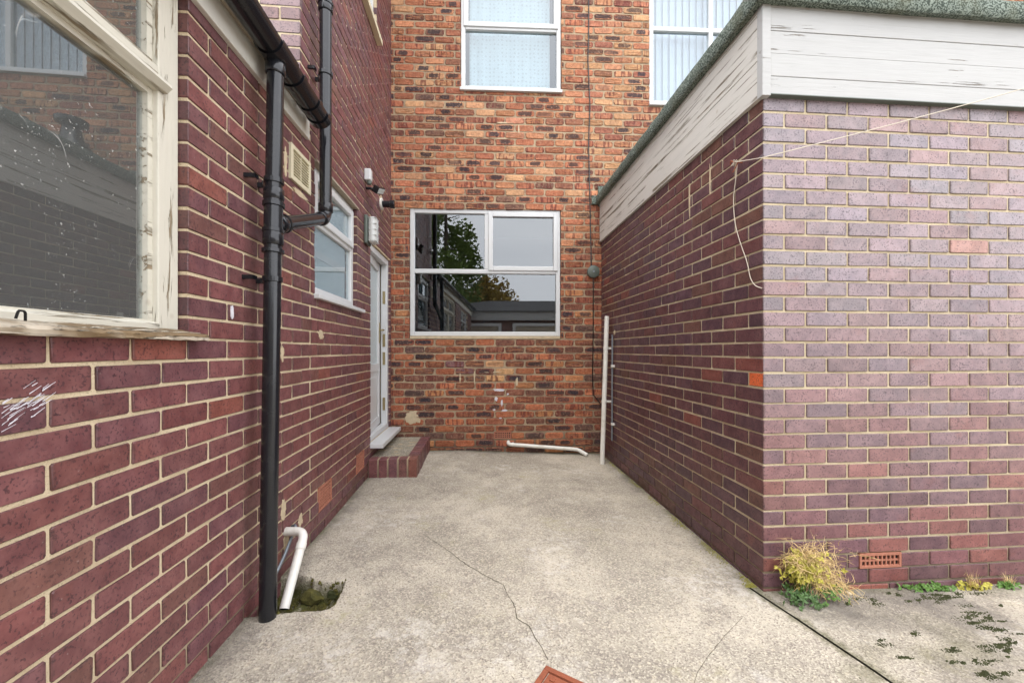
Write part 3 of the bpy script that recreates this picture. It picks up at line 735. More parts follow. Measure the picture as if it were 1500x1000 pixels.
# louvre vent
mb = MB(); frame_mb(FL, vent[0], vent[1], vent[2], vent[3], .024, -.05, .014, mb)
k = vent[2] + .024
vg = mb.build('vent_grille', M['cream_plastic'], ext, bevel=.003, rot=FL.ang)
MB().wbox(FL, vent[0] + .02, vent[1] - .02, vent[2] + .02, vent[3] - .02, -.05, -.04).build('vent_opening', M['hole'], vg, rot=FL.ang)
sm = MB()
n_ = 9
for i in range(n_):
    zz = vent[2] + .026 + (vent[3] - vent[2] - .052) * i / n_
    sm.prism(FL, [(-.012, zz + .004), (.009, zz), (.009, zz + .004), (-.012, zz + .008)], vent[0] + .024, vent[1] - .024)
sm.wbox(FL, (vent[0] + vent[1]) / 2 - .003, (vent[0] + vent[1]) / 2 + .003, vent[2] + .024, vent[3] - .024, -.02, .0095)
sm.build('slats', M['cream_plastic'], vg, rot=FL.ang)
for (px_, py_, ww, hh, mt, sd_, nm) in ((340, 457, .022, .05, 'splat', 21, 'paint_splash'), (413, 517, .035, .09, 'patch', 22, 'mortar_patch'), (415, 748, .05, .10, 'patch', 23, 'mortar_patch'), (419, 795, .05, .12, 'patch', 24, 'mortar_patch'),
        (440, 762, .05, .07, 'patch', 25, 'mortar_patch'), (418, 236, .035, .16, 'patch', 26, 'mortar_patch'), (440, 285, .2, .03, 'patch', 27, 'mortar_patch')):
    ppatch(FL, px_, py_, ww, hh, ext, mt, sd_, name=nm, proud=.003)
# white scratches of paint on the brick at far left
rg = random.Random(5); sc_ = MB()
for i in range(46):
    px_, py_ = rg.uniform(0, 62), 0; py_ = 615 - px_ * .55 + rg.gauss(0, 12)
    a, z = FL.at(px_, py_); l = rg.uniform(.008, .03); w_ = rg.uniform(.0006, .0016); sl_ = rg.uniform(.35, .8)
    sc_.add([FL.pt(a, z, .0022), FL.pt(a + l, z + l * sl_, .0022), FL.pt(a + l, z + l * sl_ + w_, .0022), FL.pt(a, z + w_ * 2, .0022)], [(0, 1, 2, 3)])
sc_.build('paint_scratches', M['splat'], ext, rot=FL.ang)

# ================================================================== LEFT: TALL WING
wing = thing('house_wing', 'tall plum brick wing behind the black downpipes, with the white door and frosted window', 'house', FL.pt(3.4, 0))
SE = (FB.o - FL.o).dot(ax) - .002; SEC = SE + .12
w2 = (2.458, 3.298, 1.482, 2.29); door = (3.71, 4.52, .285, 2.14)
a1 = (2.515, 2.735, .13, .28); a2 = (3.29, 3.50, .13, .28); u3 = (2.75, 3.93, 4.17, 5.3)
ops_w = [w2, door, a1, a2, u3]
BW = Bricks(wing, M['plum'], .2125, .0645, .0009, .004, .0022)
lay(BW, FL, SX, SE, LZ0, 2.43, .2225, .075, 1.0525, ops_w, t_left, parity=1, gap=.0105)
nrow = round((2.455 - LZ0) / .075)
zz0 = LZ0 + nrow * .075
lay(BW, FL, S_UP + .0045, SE, zz0, R_H, .2225, .075, 1.0525, ops_w, t_left, parity=1 + nrow, gap=.0105)
def t_up(i, s, z): return pick([(3, (.25, .165, .165)), (3, (.23, .14, .14)), (2, (.20, .11, .11))])
lay(BW, FU, 0, 2.9975, zz0, R_H, .2225, .075, 3.0 - .2225, [], t_up, parity=nrow, gap=.0105)
BW.finish()
core(FL, SX, SEC, -.25, zz0 - .003, ops_w, M['mortar_left'], wing)
core(FL, S_UP + .012, SEC, zz0, R_H, ops_w, M['mortar_left'], wing)
core(FU, 0, 3.0 - .004, 2.61, R_H, [], M['mortar_left'], wing)
MB().wbox(FL, S_UP - .1, SE, R_H, R_H + .15, -3, .15).build('roof', M['tile'], wing, rot=FL.ang)
MB().wbox(FL, S_UP + .12, SE, -.1, R_H - .01, -3.1, -3.0).build('rear_wall', M['mortar_left'], wing)
# frosted window
tz = 1.955
w, d0, d1 = upvc_window(FL, w2, wing, rec=.03, transom=tz, sill=False, fw=.055)
sa = (w2[0] + .035, w2[1] - .035, tz + .004, w2[3] - .035)
frame_mb(FL, *sa, .05, d1 - .02, d1 + .016).build('sash', M['upvc'], w, bevel=.006, rot=FL.ang)
flat_pane(FL, sa[0] + .045, sa[1] - .045, sa[2] + .045, sa[3] - .045, d1 - .01, w, M['glass'])
flat_pane(FL, sa[0] + .045, sa[1] - .045, sa[2] + .045, sa[3] - .045, d1 - .02, w, M['frosted'])
flat_pane(FL, w2[0] + .05, w2[1] - .05, w2[2] + .05, tz - .02, d1 - .02, w, M['glass'])
flat_pane(FL, w2[0] + .05, w2[1] - .05, w2[2] + .05, tz - .02, d1 - .03, w, M['frosted'])
MB().wbox(FL, w2[0] - .01, 3.43, w2[2] - .026, w2[2] + .002, -.05, .032).build('sill', M['upvc'], w, bevel=.004, rot=FL.ang)
MB().wbox(FL, w2[0], w2[1] + .02, w2[3] + .001, w2[3] + .014, -.05, .012).build('drip_strip', M['soffit'], w, rot=FL.ang)
MB().wbox(FL, w2[0] + .1, w2[1] - .1, 1.74, 1.79, d1 - .0295, d1 - .0262).build('inner_bar', M['upvc'], w, rot=FL.ang)
for r_ in (a1, a2): airbrick(FL, r_, wing, 7, 6, proud=.001)
# upstairs window
w, d0, d1 = upvc_window(FL, u3, wing, rec=.03, transom=4.9, mull=3.3, sill=False)
flat_pane(FL, u3[0] + .04, u3[1] - .04, u3[2] + .04, u3[3] - .04, d1 - .03, w, M['glass']); room(FL, *u3, -.125, .6, w)
MB().wbox(FL, u3[0] - .03, u3[1] + .03, u3[2] - .05, u3[2] + .002, -.05, .05).build('sill', M['cream_plastic'], w, bevel=.004, rot=FL.ang)
# doorway: frame, leaf a little open, sill
s0, s1, z0, z1 = door; df = -.02
mb = MB(); mb.wbox(FL, s0, s0 + .055, z0, z1, df - .07, df); mb.wbox(FL, s1 - .055, s1, z0, z1, df - .07, df); mb.wbox(FL, s0 + .055, s1 - .055, z1 - .06, z1, df - .07, df - .001)
mb.wbox(FL, s0 + .055, s1 - .055, z0, z0 + .05, df - .07, df - .001)
dr = mb.build('door_frame', M['upvc'], wing, bevel=.005, rot=FL.ang)
MB().wbox(FL, s0 - .01, s1 + .02, z0 - .045, z0 - .002, -.02, .115).build('door_sill', M['upvc'], dr, bevel=.006, rot=FL.ang)
hp = FL.pt(s0 + .058, 0, df - .022).xy; la = R(-4.5)
lu = Vector((ax.x * math.cos(-la) - ax.y * math.sin(-la), ax.x * math.sin(-la) + ax.y * math.cos(-la)))
FD = Frame(hp, lu); lw = (s1 - s0) - .118; za, zb = z0 + .054, z1 - .064
leaf = MB(); frame_mb(FD, 0, lw, za, zb, .085, -.045, 0, leaf, wb=.09)
leaf.wbox(FD, .085, lw - .085, za + .58, za + .66, -.045, -.001)
leaf.wbox(FD, .085, lw - .085, za + .09, za + .58, -.035, -.012)
leaf.wbox(FD, .13, lw - .13, za + .14, za + .53, -.012, -.004)
dl = leaf.build('door', M['upvc'], wing, bevel=.005, rot=FD.ang)
MB().wbox(FD, .085, lw - .085, za + .66, zb - .085, -.026, -.020).build('pane', M['frosted'], dl, rot=FD.ang)
hm = MB(); zh = 1.14 + (513 - 487) / 590 * 4.3
hm.wbox(FD, lw - .065, lw - .03, zh - .11, zh + .11, 0, .008)
hm.tube(arc_path([FD.pt(lw - .048, zh + .03, .008), FD.pt(lw - .048, zh + .03, .05), FD.pt(lw - .15, zh + .03, .05)], .015), .009, 10)
hm.build('door_handle', M['brass'], dl, rot=FD.ang)
for zz in (.55, 1.05, 1.25, 1.72):
    MB().wbox(FL, s1 - .0575, s1 - .0548, zz - .07, zz + .07, df - .05, df - .022).build('strike_plate', M['brass'], dr, rot=FL.ang)
room(FL, *door, -.125, 1.0, dr)
for (px_, py_, ww, hh, mt, sd_, nm) in ((470, 490, .09, .07, 'patch', 31, 'mortar_patch'), (559, 299, .13, .2, 'patch', 32, 'mortar_patch')):
    ppatch(FL, px_, py_, ww, hh, wing, mt, sd_, name=nm, proud=.003)

# ================================================================== GARAGE
gar = thing('garage', 'flat roofed plum brick garage on the right with white boarded fascia and green felt edge', 'garage', (*(gc + bx * 1.0 + ax * 1.0), 0))
GL = 2.66; GF = 4.2; GZ0 = .039 - 2 * .0761; GC = .0761; GT = 2.392
ga = (.513, .741, .0395, .1135)
BG = Bricks(gar, M['plum'], .215, .0655, .0008, .0035, .002)
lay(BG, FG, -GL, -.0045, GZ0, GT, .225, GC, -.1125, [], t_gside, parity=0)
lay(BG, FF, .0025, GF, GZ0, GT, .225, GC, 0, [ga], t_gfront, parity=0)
BG.finish()
core(FG, -GL, -.006, -.25, GT, [], M['mortar_garage'], gar)
core(FF, .006, GF, -.25, GT, [ga], M['mortar_garage'], gar)
airbrick(FF, ga, gar, 9, 2)
MB().wbox(FF, GF, GF + .1, -.1, GT, -3.0, 0).build('side_wall', M['mortar_garage'], gar)
zt = 2.842
# fascia boards, long side
for (p, q, o_) in ((2.388, 2.575, 0), (2.577, 2.70, .0015), (2.702, 2.80, -.001), (2.802, zt, 0)):
    MB().wbox(FG, -GL, -.0, p, q, -.02, .022 + o_).build('fascia_board', M['fascia_peel'], gar, bevel=.002, rot=FG.ang)
# front
for (p, q, o_) in ((2.394, 2.482, 0), (2.4835, 2.594, .001), (2.5955, 2.705, -.001), (2.7065, 2.818, .0008), (2.8195, zt, 0)):
    MB().wbox(FF, .022, GF, p, q, -.02, .022 + o_).build('fascia_board', M['fascia'], gar, bevel=.0025, rot=FF.ang)
MB().wbox(FF, -.024, .020, 2.384, zt, -.012, .028).build('corner_board', M['fascia'], gar, bevel=.002, rot=FF.ang)
MB().wbox(FF, .02, GF, 2.3895, 2.3935, -.01, .030).build('drip_edge', M['grey_box'], gar, rot=FF.ang)
# felt edge, wavy lip
def felt_edge(F, s0, s1, sag):
    n = 60; prof = [(.0, 2.832), (.062, 2.822), (.070, 2.832), (.070, 2.898), (.060, 2.915), (-.05, 2.912), (-.2, 2.895)]; vs, fs = [], []; k = len(prof)
    for i in range(n + 1):
        s = s0 + (s1 - s0) * i / n; w_ = .006 * mn.noise(Vector((s * 2.2, sag, 0))) - sag * max(0, math.sin(min(1, (s - s0) / (s1 - s0)) * math.pi))
        for j, (d, z) in enumerate(prof): vs.append(F.pt(s, z + (w_ if 0 < j < 5 else 0) , d + (.003 * mn.noise(Vector((s * 9, j, 2))))))
        if i: fs += [((i - 1) * k + j, i * k + j, i * k + (j + 1) % k, (i - 1) * k + (j + 1) % k) for j in range(k)]
    fs += [tuple(range(k)), tuple(n * k + j for j in range(k))]
    return MB().add(vs, fs).build('felt_edge', M['felt'], gar, smooth=True)
felt_edge(FG, -GL, .070, .0); felt_edge(FF, -.068, GF, .012)
mb = MB(); P = [gc + bx * .05 + ax * .05, gc + bx * GF + ax * .05, gc + bx * GF + ax * GL, gc + bx * .05 + ax * GL]
mb.add([(*p, 2.896) for p in P] + [(*p, 2.80) for p in P], [(0, 1, 2, 3), (7, 6, 5, 4), (0, 4, 5, 1), (1, 5, 6, 2), (2, 6, 7, 3), (3, 7, 4, 0)]).build('roof', M['felt'], gar)
MB().wbox(FB, 2.36, 5.6, 2.80, 3.03, .001, .02).build('roof_flashing', M['felt'], gar, rot=FB.ang)
ppatch(FG, 1010, 285, .02, .3, gar, 'patch', 41, proud=.001); ppatch(FG, 1040, 262, .015, .22, gar, 'patch', 42, proud=.001); ppatch(FG, 900, 487, .06, .05, gar, 'patch', 43, proud=.002)

# roof cowl, seen mirrored in the old window
c0 = gc + bx * .51 + ax * 2.44
cw_ = thing('vent_cowl', 'dark mushroom vent cowl on the garage roof, mirrored in the old window', 'vent cowl', (*c0, 2.89))
MB().tube([(*c0, 2.89), (*c0, 3.12), (*c0, 3.15), (*c0, 3.24), (*c0, 3.36)], [.16, .155, .15, .085, .065], 20).build('neck', M['black_plastic'], cw_, smooth=True)
MB().tube([(*c0, 3.36), (*c0, 3.38), (*c0, 3.42), (*c0, 3.45)], [.07, .12, .125, .05], 20).build('cap', M['black_plastic'], cw_, smooth=True)

# ================================================================== BRICK DOOR STEP
stp = thing('door_step', 'low brick edged concrete step below the white door', 'step', (-1.05, 4.0, 0))
fs0 = (Vector((-1.28, 3.60)) - FL.o).dot(ax); SD = .435; ZT = .165
FSF = Frame(FL.pt(fs0, 0, 0.002).xy, bx)              # front of the step
FSR = Frame(FL.pt(fs0, 0, SD).xy, ax)                 # its side along the yard
rg = random.Random(3)
def step_brick(F, s0_, s1_, zb, zt_, d0_, d1_, tint, nm='brick'):
    mb = MB(); q = lambda: rg.uniform(-.002, .002)
    mb.wbox(F, s0_ + q(), s1_ + q(), zb, zt_ + q(), d0_, d1_ + q()); o = mb.build(nm, M['plum'], stp, bevel=.006, rot=F.ang); o.color = (*tint, 1)
    me = o.data
    for nme, ty in (('tint', 'FLOAT_COLOR'), ('lc', 'FLOAT_VECTOR')): me.attributes.new(nme, ty, 'POINT')
    me.attributes['tint'].data.foreach_set('color', [1.0] * 4 * len(me.vertices))
n_ = 5; pw_ = SD / n_
for i in range(n_):
    t = (.21, .07, .045) if i == n_ - 1 else pick(PLUM)
    step_brick(FSF, i * pw_ + .006, (i + 1) * pw_ - .006, -.06, ZT, -.10, 0, t)
ln = (FB.o.y - 3.6) - .02; m_ = 12; pl = (ln - .105) / m_
for i in range(m_):
    step_brick(FSR, .105 + i * pl + .005, .105 + (i + 1) * pl - .005, -.06, ZT, -.10, 0, pick(PLUM))
mb = MB(); mb.wbox(FSR, .005, ln, -.06, ZT - .005, -.430, -.004); mb.build('mortar', M['mortar_left'], stp, rot=FSR.ang)
mb = MB(); n1, n2 = 24, 12; vs_, fs_ = [], []
for i in range(n1 + 1):
    for j in range(n2 + 1):
        s = .10 + (ln - .10) * i / n1; d = -SD + .004 + (SD - .105) * j / n2; q = FSR.pt(s, 0, d)
        vs_.append((q.x, q.y, ZT - .004 + .004 * mn.noise(Vector((q.x * 12, q.y * 12, 0)))))
        if i and j: a_ = i * (n2 + 1) + j; fs_.append((a_ - n2 - 2, a_ - 1, a_, a_ - n2 - 1))
mb.add(vs_, fs_).build('concrete_top', M['concrete_step'], stp)

# ================================================================== BLACK RAINWATER GOODS
def ring(p0, p1, r, n=18):
    p0, p1 = Vector(p0), Vector(p1); return MB().tube([p0, p0.lerp(p1, .08), p0.lerp(p1, .92), p1], [r * .93, r, r, r * .93], n)
pb, pt_ = Vector((-1.047, 1.725, -.03)), Vector((-1.050, 1.79, 2.44))
def onp(z): return pb.lerp(pt_, (z - pb.z) / (pt_.z - pb.z))
dp = thing('drainpipe', 'thick black downpipe standing on the concrete beside the old window, with a branch joining it', 'drainpipe', pb)
MB().tube([pb, pt_], .034, 24).build('pipe', M['black_plastic'], dp, smooth=True)
for z_, h_, r_ in ((2.36, .05, .041), (2.415, .02, .044), (1.80, .05, .041), (1.77, .02, .044), (1.60, .06, .041), (1.565, .018, .044), (1.655, .018, .043)):
    ring(onp(z_), onp(z_ + h_), r_).build('collar', M['black_plastic'], dp, smooth=True)
MB().tube([onp(1.60), onp(1.82)], .0375, 20).build('junction', M['black_plastic'], dp, smooth=True)
def bracket(z_, P, F, root, r=.036):
    mb = MB(); s_ = (P.xy - F.o).dot(F.u); d_ = (P.xy - F.o).dot(F.n)
    mb.tube([P - Vector((0, 0, .011)), P + Vector((0, 0, .011))], r + .004, 20)
    mb.wbox(F, s_ - .062, s_ - .048, P.z - .009, P.z + .009, 0, d_ * .5)
    mb.wbox(F, s_ - .062, s_ - .03, P.z - .0085, P.z + .0085, d_ * .5 - .006, d_ * .5)
    mb.wbox(F, s_ + .045, s_ + .06, P.z - .011, P.z + .011, 0, d_ * .4); mb.wbox(F, s_ + .02, s_ + .06, P.z - .0105, P.z + .0105, d_ * .4 - .006, d_ * .4)
    mb.build('bracket', M['black_plastic'], root, bevel=.001)
for z_ in (1.45, 1.885): bracket(z_, onp(z_), FL, dp)
p2 = Vector((-1.115, 2.41, 0))
d2 = thing('drainpipe', 'thinner looking black downpipe from the upper storey bending into the thick one', 'drainpipe', (p2.x, p2.y, 1.95))
je = onp(1.69)
path = arc_path([Vector((p2.x, p2.y, 6.2)), Vector((p2.x, p2.y, 1.93)), je + (Vector((p2.x, p2.y, 1.93)) - je) * .02], .05, 8)
MB().tube(path, .034, 24).build('pipe', M['black_plastic'], d2, smooth=True)
dirn = (Vector((p2.x, p2.y, 1.93)) - je).normalized()
for a_, b_, r_ in ((.045, .10, .041), (.095, .112, .044)):
    ring(je + dirn * a_, je + dirn * b_, r_).build('collar', M['black_plastic'], d2, smooth=True)
for z_, h_, r_ in ((1.965, .05, .041), (3.16, .05, .041), (3.20, .018, .044)):
    ring((p2.x, p2.y, z_), (p2.x, p2.y, z_ + h_), r_).build('collar', M['black_plastic'], d2, smooth=True)
L_ = (Vector((p2.x, p2.y, 1.93)) - je).length
ring(je + dirn * (L_ - .10), je + dirn * (L_ - .05), .040).build('collar', M['black_plastic'], d2, smooth=True)
for z_ in (2.79, 4.4): bracket(z_, Vector((p2.x, p2.y, z_)), FL, d2)
# gutter
gt = thing('gutter', 'black half round gutter under the low roof edge on the left', 'gutter', FL.pt(0, 2.45, .09))
def gut(s0_, s1_, r, name, th=.003, zoff=0, cap=None):
    n = 16; vs, fs = [], []; zf = lambda s: 2.508 - .022 * s + zoff
    for s in (s0_, s1_):
        for rr in (r, r - th):
            for j in range(n + 1):
                a_ = math.pi + math.pi * j / n; vs.append(FL.pt(s, zf(s) + math.sin(a_) * rr, .098 + math.cos(a_) * rr))
    k = n + 1
    for j in range(n): fs += [(j, j + 1, 2 * k + j + 1, 2 * k + j), (k + j, k + j + 1, 3 * k + j + 1, 3 * k + j), (j, j + 1, k + j + 1, k + j), (2 * k + j, 2 * k + j + 1, 3 * k + j + 1, 3 * k + j)]
    for j in (0, n): fs.append((j, k + j, 3 * k + j, 2 * k + j))
    if cap: fs.append(tuple(2 * k + j for j in range(k)))
    return MB().add(vs, fs).build(name, M['black_plastic'], gt, smooth=True)
gut(-6.2, 2.27, .057, 'channel')
gut(2.235, 2.285, .064, 'end_cap', cap=True)
gut(1.72, 1.87, .0635, 'outlet')
for s_ in (2.12, 1.93, .9, -.1, -1.1): gut(s_, s_ + .035, .064, 'bracket')
MB().tube([FL.pt(1.795, 2.47, .098), onp(2.40)], .036, 20).build('spout', M['black_plastic'], gt, smooth=True)

# ================================================================== SMALL PIPES AND FITTINGS
wp = thing('waste_pipe', 'white plastic waste pipe with elbow pouring into the mossy hole beside the downpipe', 'pipe', FL.pt(1.95, 0, .1))
e0 = FL.pt(2.09, .205, -.02); e1 = FL.pt(2.065, .212, .105); e2 = FL.pt(1.845, -.045, .105)
MB().tube(arc_path([e0, e1, e2], .045, 8), .0215, 18).build('pipe', M['white_plastic'], wp, smooth=True)
dd = (e2 - e1).normalized()
MB().tube([e1 + dd * .055, e1 + dd * .085], .0245, 18).build('collar', M['white_plastic'], wp, smooth=True)
MB().tube([e2 + dd * -.001, e2 + dd * .0012], .0175, 16).build('opening', M['hole'], wp)
tc_ = MB().tube(arc_path([FL.pt(2.16, .20, .0), FL.pt(2.14, .215, .03), FL.pt(2.02, .10, .02), FL.pt(1.85, .02, .02), FL.pt(1.82, -.07, .02)], .05), .008, 10)
tag(tc_.build('hose', M['steel'], None, smooth=True), 'thin grey hose slanting down the wall behind the white elbow pipe', 'hose')

wb = thing('waste_pipe', 'white waste pipe lying low along the foot of the far wall', 'pipe', FB.pt(1.5, .05))
sA, zA = FB.at(745, 651, .05); sB, zB = FB.at(846, 658, .05); sC, zC = FB.at(860, 666, .12)
MB().tube(arc_path([FB.pt(sA, zA + .02, -.02), FB.pt(sA, zA + .005, .05), FB.pt(sB, zB, .05), FB.pt(sC - .0, zC, .13)], .03, 7), .021, 16).build('pipe', M['white_plastic'], wb, smooth=True)
MB().tube([FB.pt(sA + .04, zA + .003, .05), FB.pt(sA + .06, zA + .003, .05)], .0245, 16).build('collar', M['white_plastic'], wb, smooth=True)

vp = thing('overflow_pipe', 'upright cream plastic pipe leaning in the far corner against the garage', 'pipe', FG.pt(-2.4, 0, .04))
a0_, z0_ = FG.at(889, 463, .05); a1_, z1_ = FG.at(882, 668, .12)
q0 = FG.pt(a0_, z0_, .05); q1 = Vector((FG.pt(a1_, 0, .12).x, FG.pt(a1_, 0, .12).y, -.05))
MB().tube([q0, q1], .0245, 18).build('pipe', M['white_plastic'], vp, smooth=True)
for t in (.22, .58): 
    c = q0.lerp(q1, t); m = MB().tube([c - Vector((0, 0, .012)), c + Vector((0, 0, .012))], .029, 16)
    s_ = (c.xy - FG.o).dot(FG.u); d_ = (c.xy - FG.o).dot(FG.n); m.wbox(FG, s_ - .006, s_ + .006, c.z - .01, c.z + .01, 0, d_); m.build('clip', M['white_plastic'], vp)
gp = thing('conduit', 'thin grey metal conduit on the garage wall beside the cream pipe', 'conduit', FG.pt(-2.27, .5, .02))
sa_, za_ = FG.at(897, 490, .02); sb_, zb_ = FG.at(896.5, 645, .02)
MB().tube([FG.pt(sa_, za_, .02), FG.pt(sb_, zb_, .02)], .009, 12).build('tube', M['steel'], gp, smooth=True)
for py_ in (536, 621):
    s_, z_ = FG.at(897, py_, .02); MB().wbox(FG, s_ - .02, s_ + .02, z_ - .012, z_ + .012, 0, .032).build('clip', M['white_plastic'], gp, bevel=.003)

jb_s, jb_z = FB.at(869, 398, .04)
jb = thing('junction_box', 'round grey green junction box on the far wall beside the garage', 'junction box', FB.pt(jb_s, jb_z))
MB().tube([FB.pt(jb_s, jb_z, 0), FB.pt(jb_s, jb_z, .04)], .066, 24).build('base', M['grey_box'], jb, smooth=True)
MB().tube([FB.pt(jb_s, jb_z, .04), FB.pt(jb_s, jb_z, .06), FB.pt(jb_s, jb_z, .066)], [.07, .07, .062], 24).build('lid', M['grey_box'], jb, smooth=True)
MB().tube([FB.pt(jb_s, jb_z, .066), FB.pt(jb_s, jb_z, .069)], .012, 12).build('screw', M['steel'], jb, smooth=True)
cpts = [(862, -60), (862.5, 40), (861, 90), (864, 150), (862, 210), (864, 285), (866, 390)]
def wallline(F, pxs, r, d=.008, k=4, wob=.004):
    P = [F.pt(*F.at(x, y, d), d) for x, y in pxs]; out = []
    for a, b in zip(P, P[1:]):
        for i in range(k): q = a.lerp(b, i / k); out.append(q + Vector((wob * mn.noise(q * 3), 0, 0)))
    out.append(P[-1]); return MB().tube(out, r, 8)
tag(wallline(FB, cpts, .0065).build('cable', M['black_plastic'], None, smooth=True), 'long black cable running down the far wall into the round junction box', 'cable')
tag(wallline(FB, [(869, 408), (869, 480), (868, 545), (869, 578), (880, 592), (888, 600)], .006).build('cable', M['black_plastic'], None, smooth=True), 'black cable below the round junction box bending towards the cream pipe', 'cable')
tag(MB().wbox(FB, FB.at(866, 0)[0], FB.at(880, 0)[0], FB.at(872, 300)[1], FB.at(872, 288)[1], .0, .03).build('felt_offcut', M['felt']), 'green felt offcut wedged between far wall and garage fascia', 'felt')

# fittings by the door
s_, z_ = FL.at(540, 257, .03)
ms_ = thing('motion_sensor', 'small white motion sensor box high on the brick above the door', 'motion sensor', FL.pt(s_, z_))
MB().wbox(FL, s_ - .035, s_ + .035, z_ - .05, z_ + .05, 0, .055).build('housing', M['upvc'], ms_, bevel=.008, rot=FL.ang)
MB().tube([FL.pt(s_, z_ - .05, .035), FL.pt(s_, z_ - .075, .035), FL.pt(s_, z_ - .085, .035)], [.022, .02, .008], 14).build('lens', M['grey_box'], ms_, smooth=True)
s_, z_ = FL.at(541, 276, .03)
fl = thing('floodlight', 'small black tilted floodlight under the white sensor box', 'floodlight', FL.pt(s_, z_))
MB().tube(arc_path([FL.pt(s_, z_, 0), FL.pt(s_, z_, .05), FL.pt(s_ + .01, z_ - .02, .09)], .02), .012, 10).build('arm', M['black_plastic'], fl, smooth=True)
c = FL.pt(s_ + .02, z_ + .0, .10); rotm = Matrix.Translation(c) @ Matrix.Rotation(FL.ang, 4, 'Z') @ Matrix.Rotation(R(32), 4, 'X') @ Matrix.Rotation(R(-20), 4, 'Y')
def obox(m, x0, x1, y0, y1, z0, z1): return [m @ Vector(p) for p in ((x0, y0, z0), (x1, y0, z0), (x1, y0, z1), (x0, y0, z1), (x0, y1, z0), (x1, y1, z0), (x1, y1, z1), (x0, y1, z1))]
MB().hexa(obox(rotm, -.07, .07, -.03, .02, -.03, .03)).build('housing', M['black_plastic'], fl, bevel=.004)
MB().hexa(obox(rotm, -.058, .058, -.034, -.0305, -.022, .022)).build('lens', M['lamp_glass'], fl)
s_, z_ = FL.at(562, 299, .03)
fu = thing('flue_pipe', 'black boiler flue stub poking out near the far corner', 'flue', FL.pt(s_, z_))
MB().tube([FL.pt(s_, z_, .002), FL.pt(s_, z_, .02)], .058, 24).build('wall_plate', M['white_plastic'], fu, smooth=True)
MB().tube([FL.pt(s_, z_, .02), FL.pt(s_, z_, .11)], .033, 20).build('tube', M['black_plastic'], fu, smooth=True)
MB().tube([FL.pt(s_, z_, .09), FL.pt(s_, z_, .10), FL.pt(s_, z_, .135), FL.pt(s_, z_, .14)], [.033, .042, .042, .036], 20).build('terminal', M['black_plastic'], fu, smooth=True)
s_, z_ = FL.at(541, 338, .03)
bl = thing('bulkhead_lamp', 'cloudy oblong bulkhead lamp beside the top of the white door', 'lamp', FL.pt(s_, z_))
MB().wbox(FL, s_ - .065, s_ + .065, z_ - .125, z_ + .125, 0, .03).build('base', M['grey_box'], bl, bevel=.01, rot=FL.ang)
MB().wbox(FL, s_ - .058, s_ + .058, z_ - .118, z_ + .118, .03, .10).build('cover', M['lamp_glass'], bl, bevel=.028, rot=FL.ang)
mb = MB()
for i in range(5): zz = z_ - .1 + .05 * i; mb.wbox(FL, s_ - .0585, s_ + .0585, zz - .002, zz + .002, .04, .1012)
mb.build('ribs', M['lamp_glass'], bl, rot=FL.ang)

# clothes line and hook
hs, hz = FG.at(1079, 238, .03)
hk = thing('wall_hook', 'rusty iron hook in the garage side wall holding the clothes line', 'hook', FG.pt(hs, hz))
H0 = FG.pt(hs, hz, .04)
MB().tube(arc_path([FG.pt(hs, hz, -.01), FG.pt(hs, hz, .05), FG.pt(hs - .02, hz + .02, .05), FG.pt(hs - .035, hz, .04)], .012), .0035, 8).build('shank', M['rust'], hk, smooth=True)
MB().tube([FG.pt(hs + .02, hz + .0, .03), FG.pt(hs - .01, hz - .05, .045)], .003, 8).build('nail', M['rust'], hk, smooth=True)
cor = Vector((*(gc + Vector((-.012, -.012))), CAMZ + (513 - 231) / 590 * 1.98))
far_ = Vector((2.42, 1.9, CAMZ + .666 * 1.9)); far2 = far_ + (far_ - cor).normalized() * 1.4
pp = [H0, cor]
for i in range(1, 13): t = i / 12; q = cor.lerp(far2, t); q.z -= .03 * math.sin(math.pi * t); pp.append(q)
cl = thing('clothes_line', 'thin pale clothes line stretched from the hook round the garage corner, its loose end hanging', 'clothes line', H0)
MB().tube(pp, .0022, 6).build('line', M['string'], cl, smooth=True)
lp = [(1080, 240), (1078, 262), (1074, 290), (1076, 325), (1083, 352), (1095, 385), (1099, 408), (1106, 419), (1116, 422)]
MB().tube(arc_path([FG.pt(*FG.at(x, y, .012), .012) for x, y in lp], .05, 4), .0022, 6).build('loose_end', M['string'], cl, smooth=True)
kn = MB()
for i in range(5): 
    a_ = i * 1.3; kn.tube([H0 + Vector((.012 * math.cos(a_), .012 * math.sin(a_), .01)), H0 + Vector((-.012 * math.cos(a_ + 1), .01, -.012)), H0 + Vector((.01, -.012 * math.sin(a_), .012 * math.cos(a_)))], .0025, 6)
kn.build('knot', M['string'], cl, smooth=True)

# ================================================================== MANHOLE COVER
mc = px_ground(800, 977, -.03); e1_ = (px_ground(845, 998, -.03) - mc).normalized(); e2_ = Vector((e1_.y, -e1_.x))
if e2_.y > 0: e2_ = -e2_
zg = -.028
mh = thing('manhole_cover', 'rusty red iron inspection cover set in the concrete at the bottom of the picture', 'manhole cover', (*(mc + e1_ * .15 + e2_ * .2), zg))
def mrect(a0, a1, b0, b1, z0, z1): 
    return [(*(mc + e1_ * a0 + e2_ * b0), z0), (*(mc + e1_ * a1 + e2_ * b0), z0), (*(mc + e1_ * a1 + e2_ * b1), z0), (*(mc + e1_ * a0 + e2_ * b1), z0),
            (*(mc + e1_ * a0 + e2_ * b0), z1), (*(mc + e1_ * a1 + e2_ * b0), z1), (*(mc + e1_ * a1 + e2_ * b1), z1), (*(mc + e1_ * a0 + e2_ * b1), z1)]
mb = MB(); A_, B_ = .22, .30
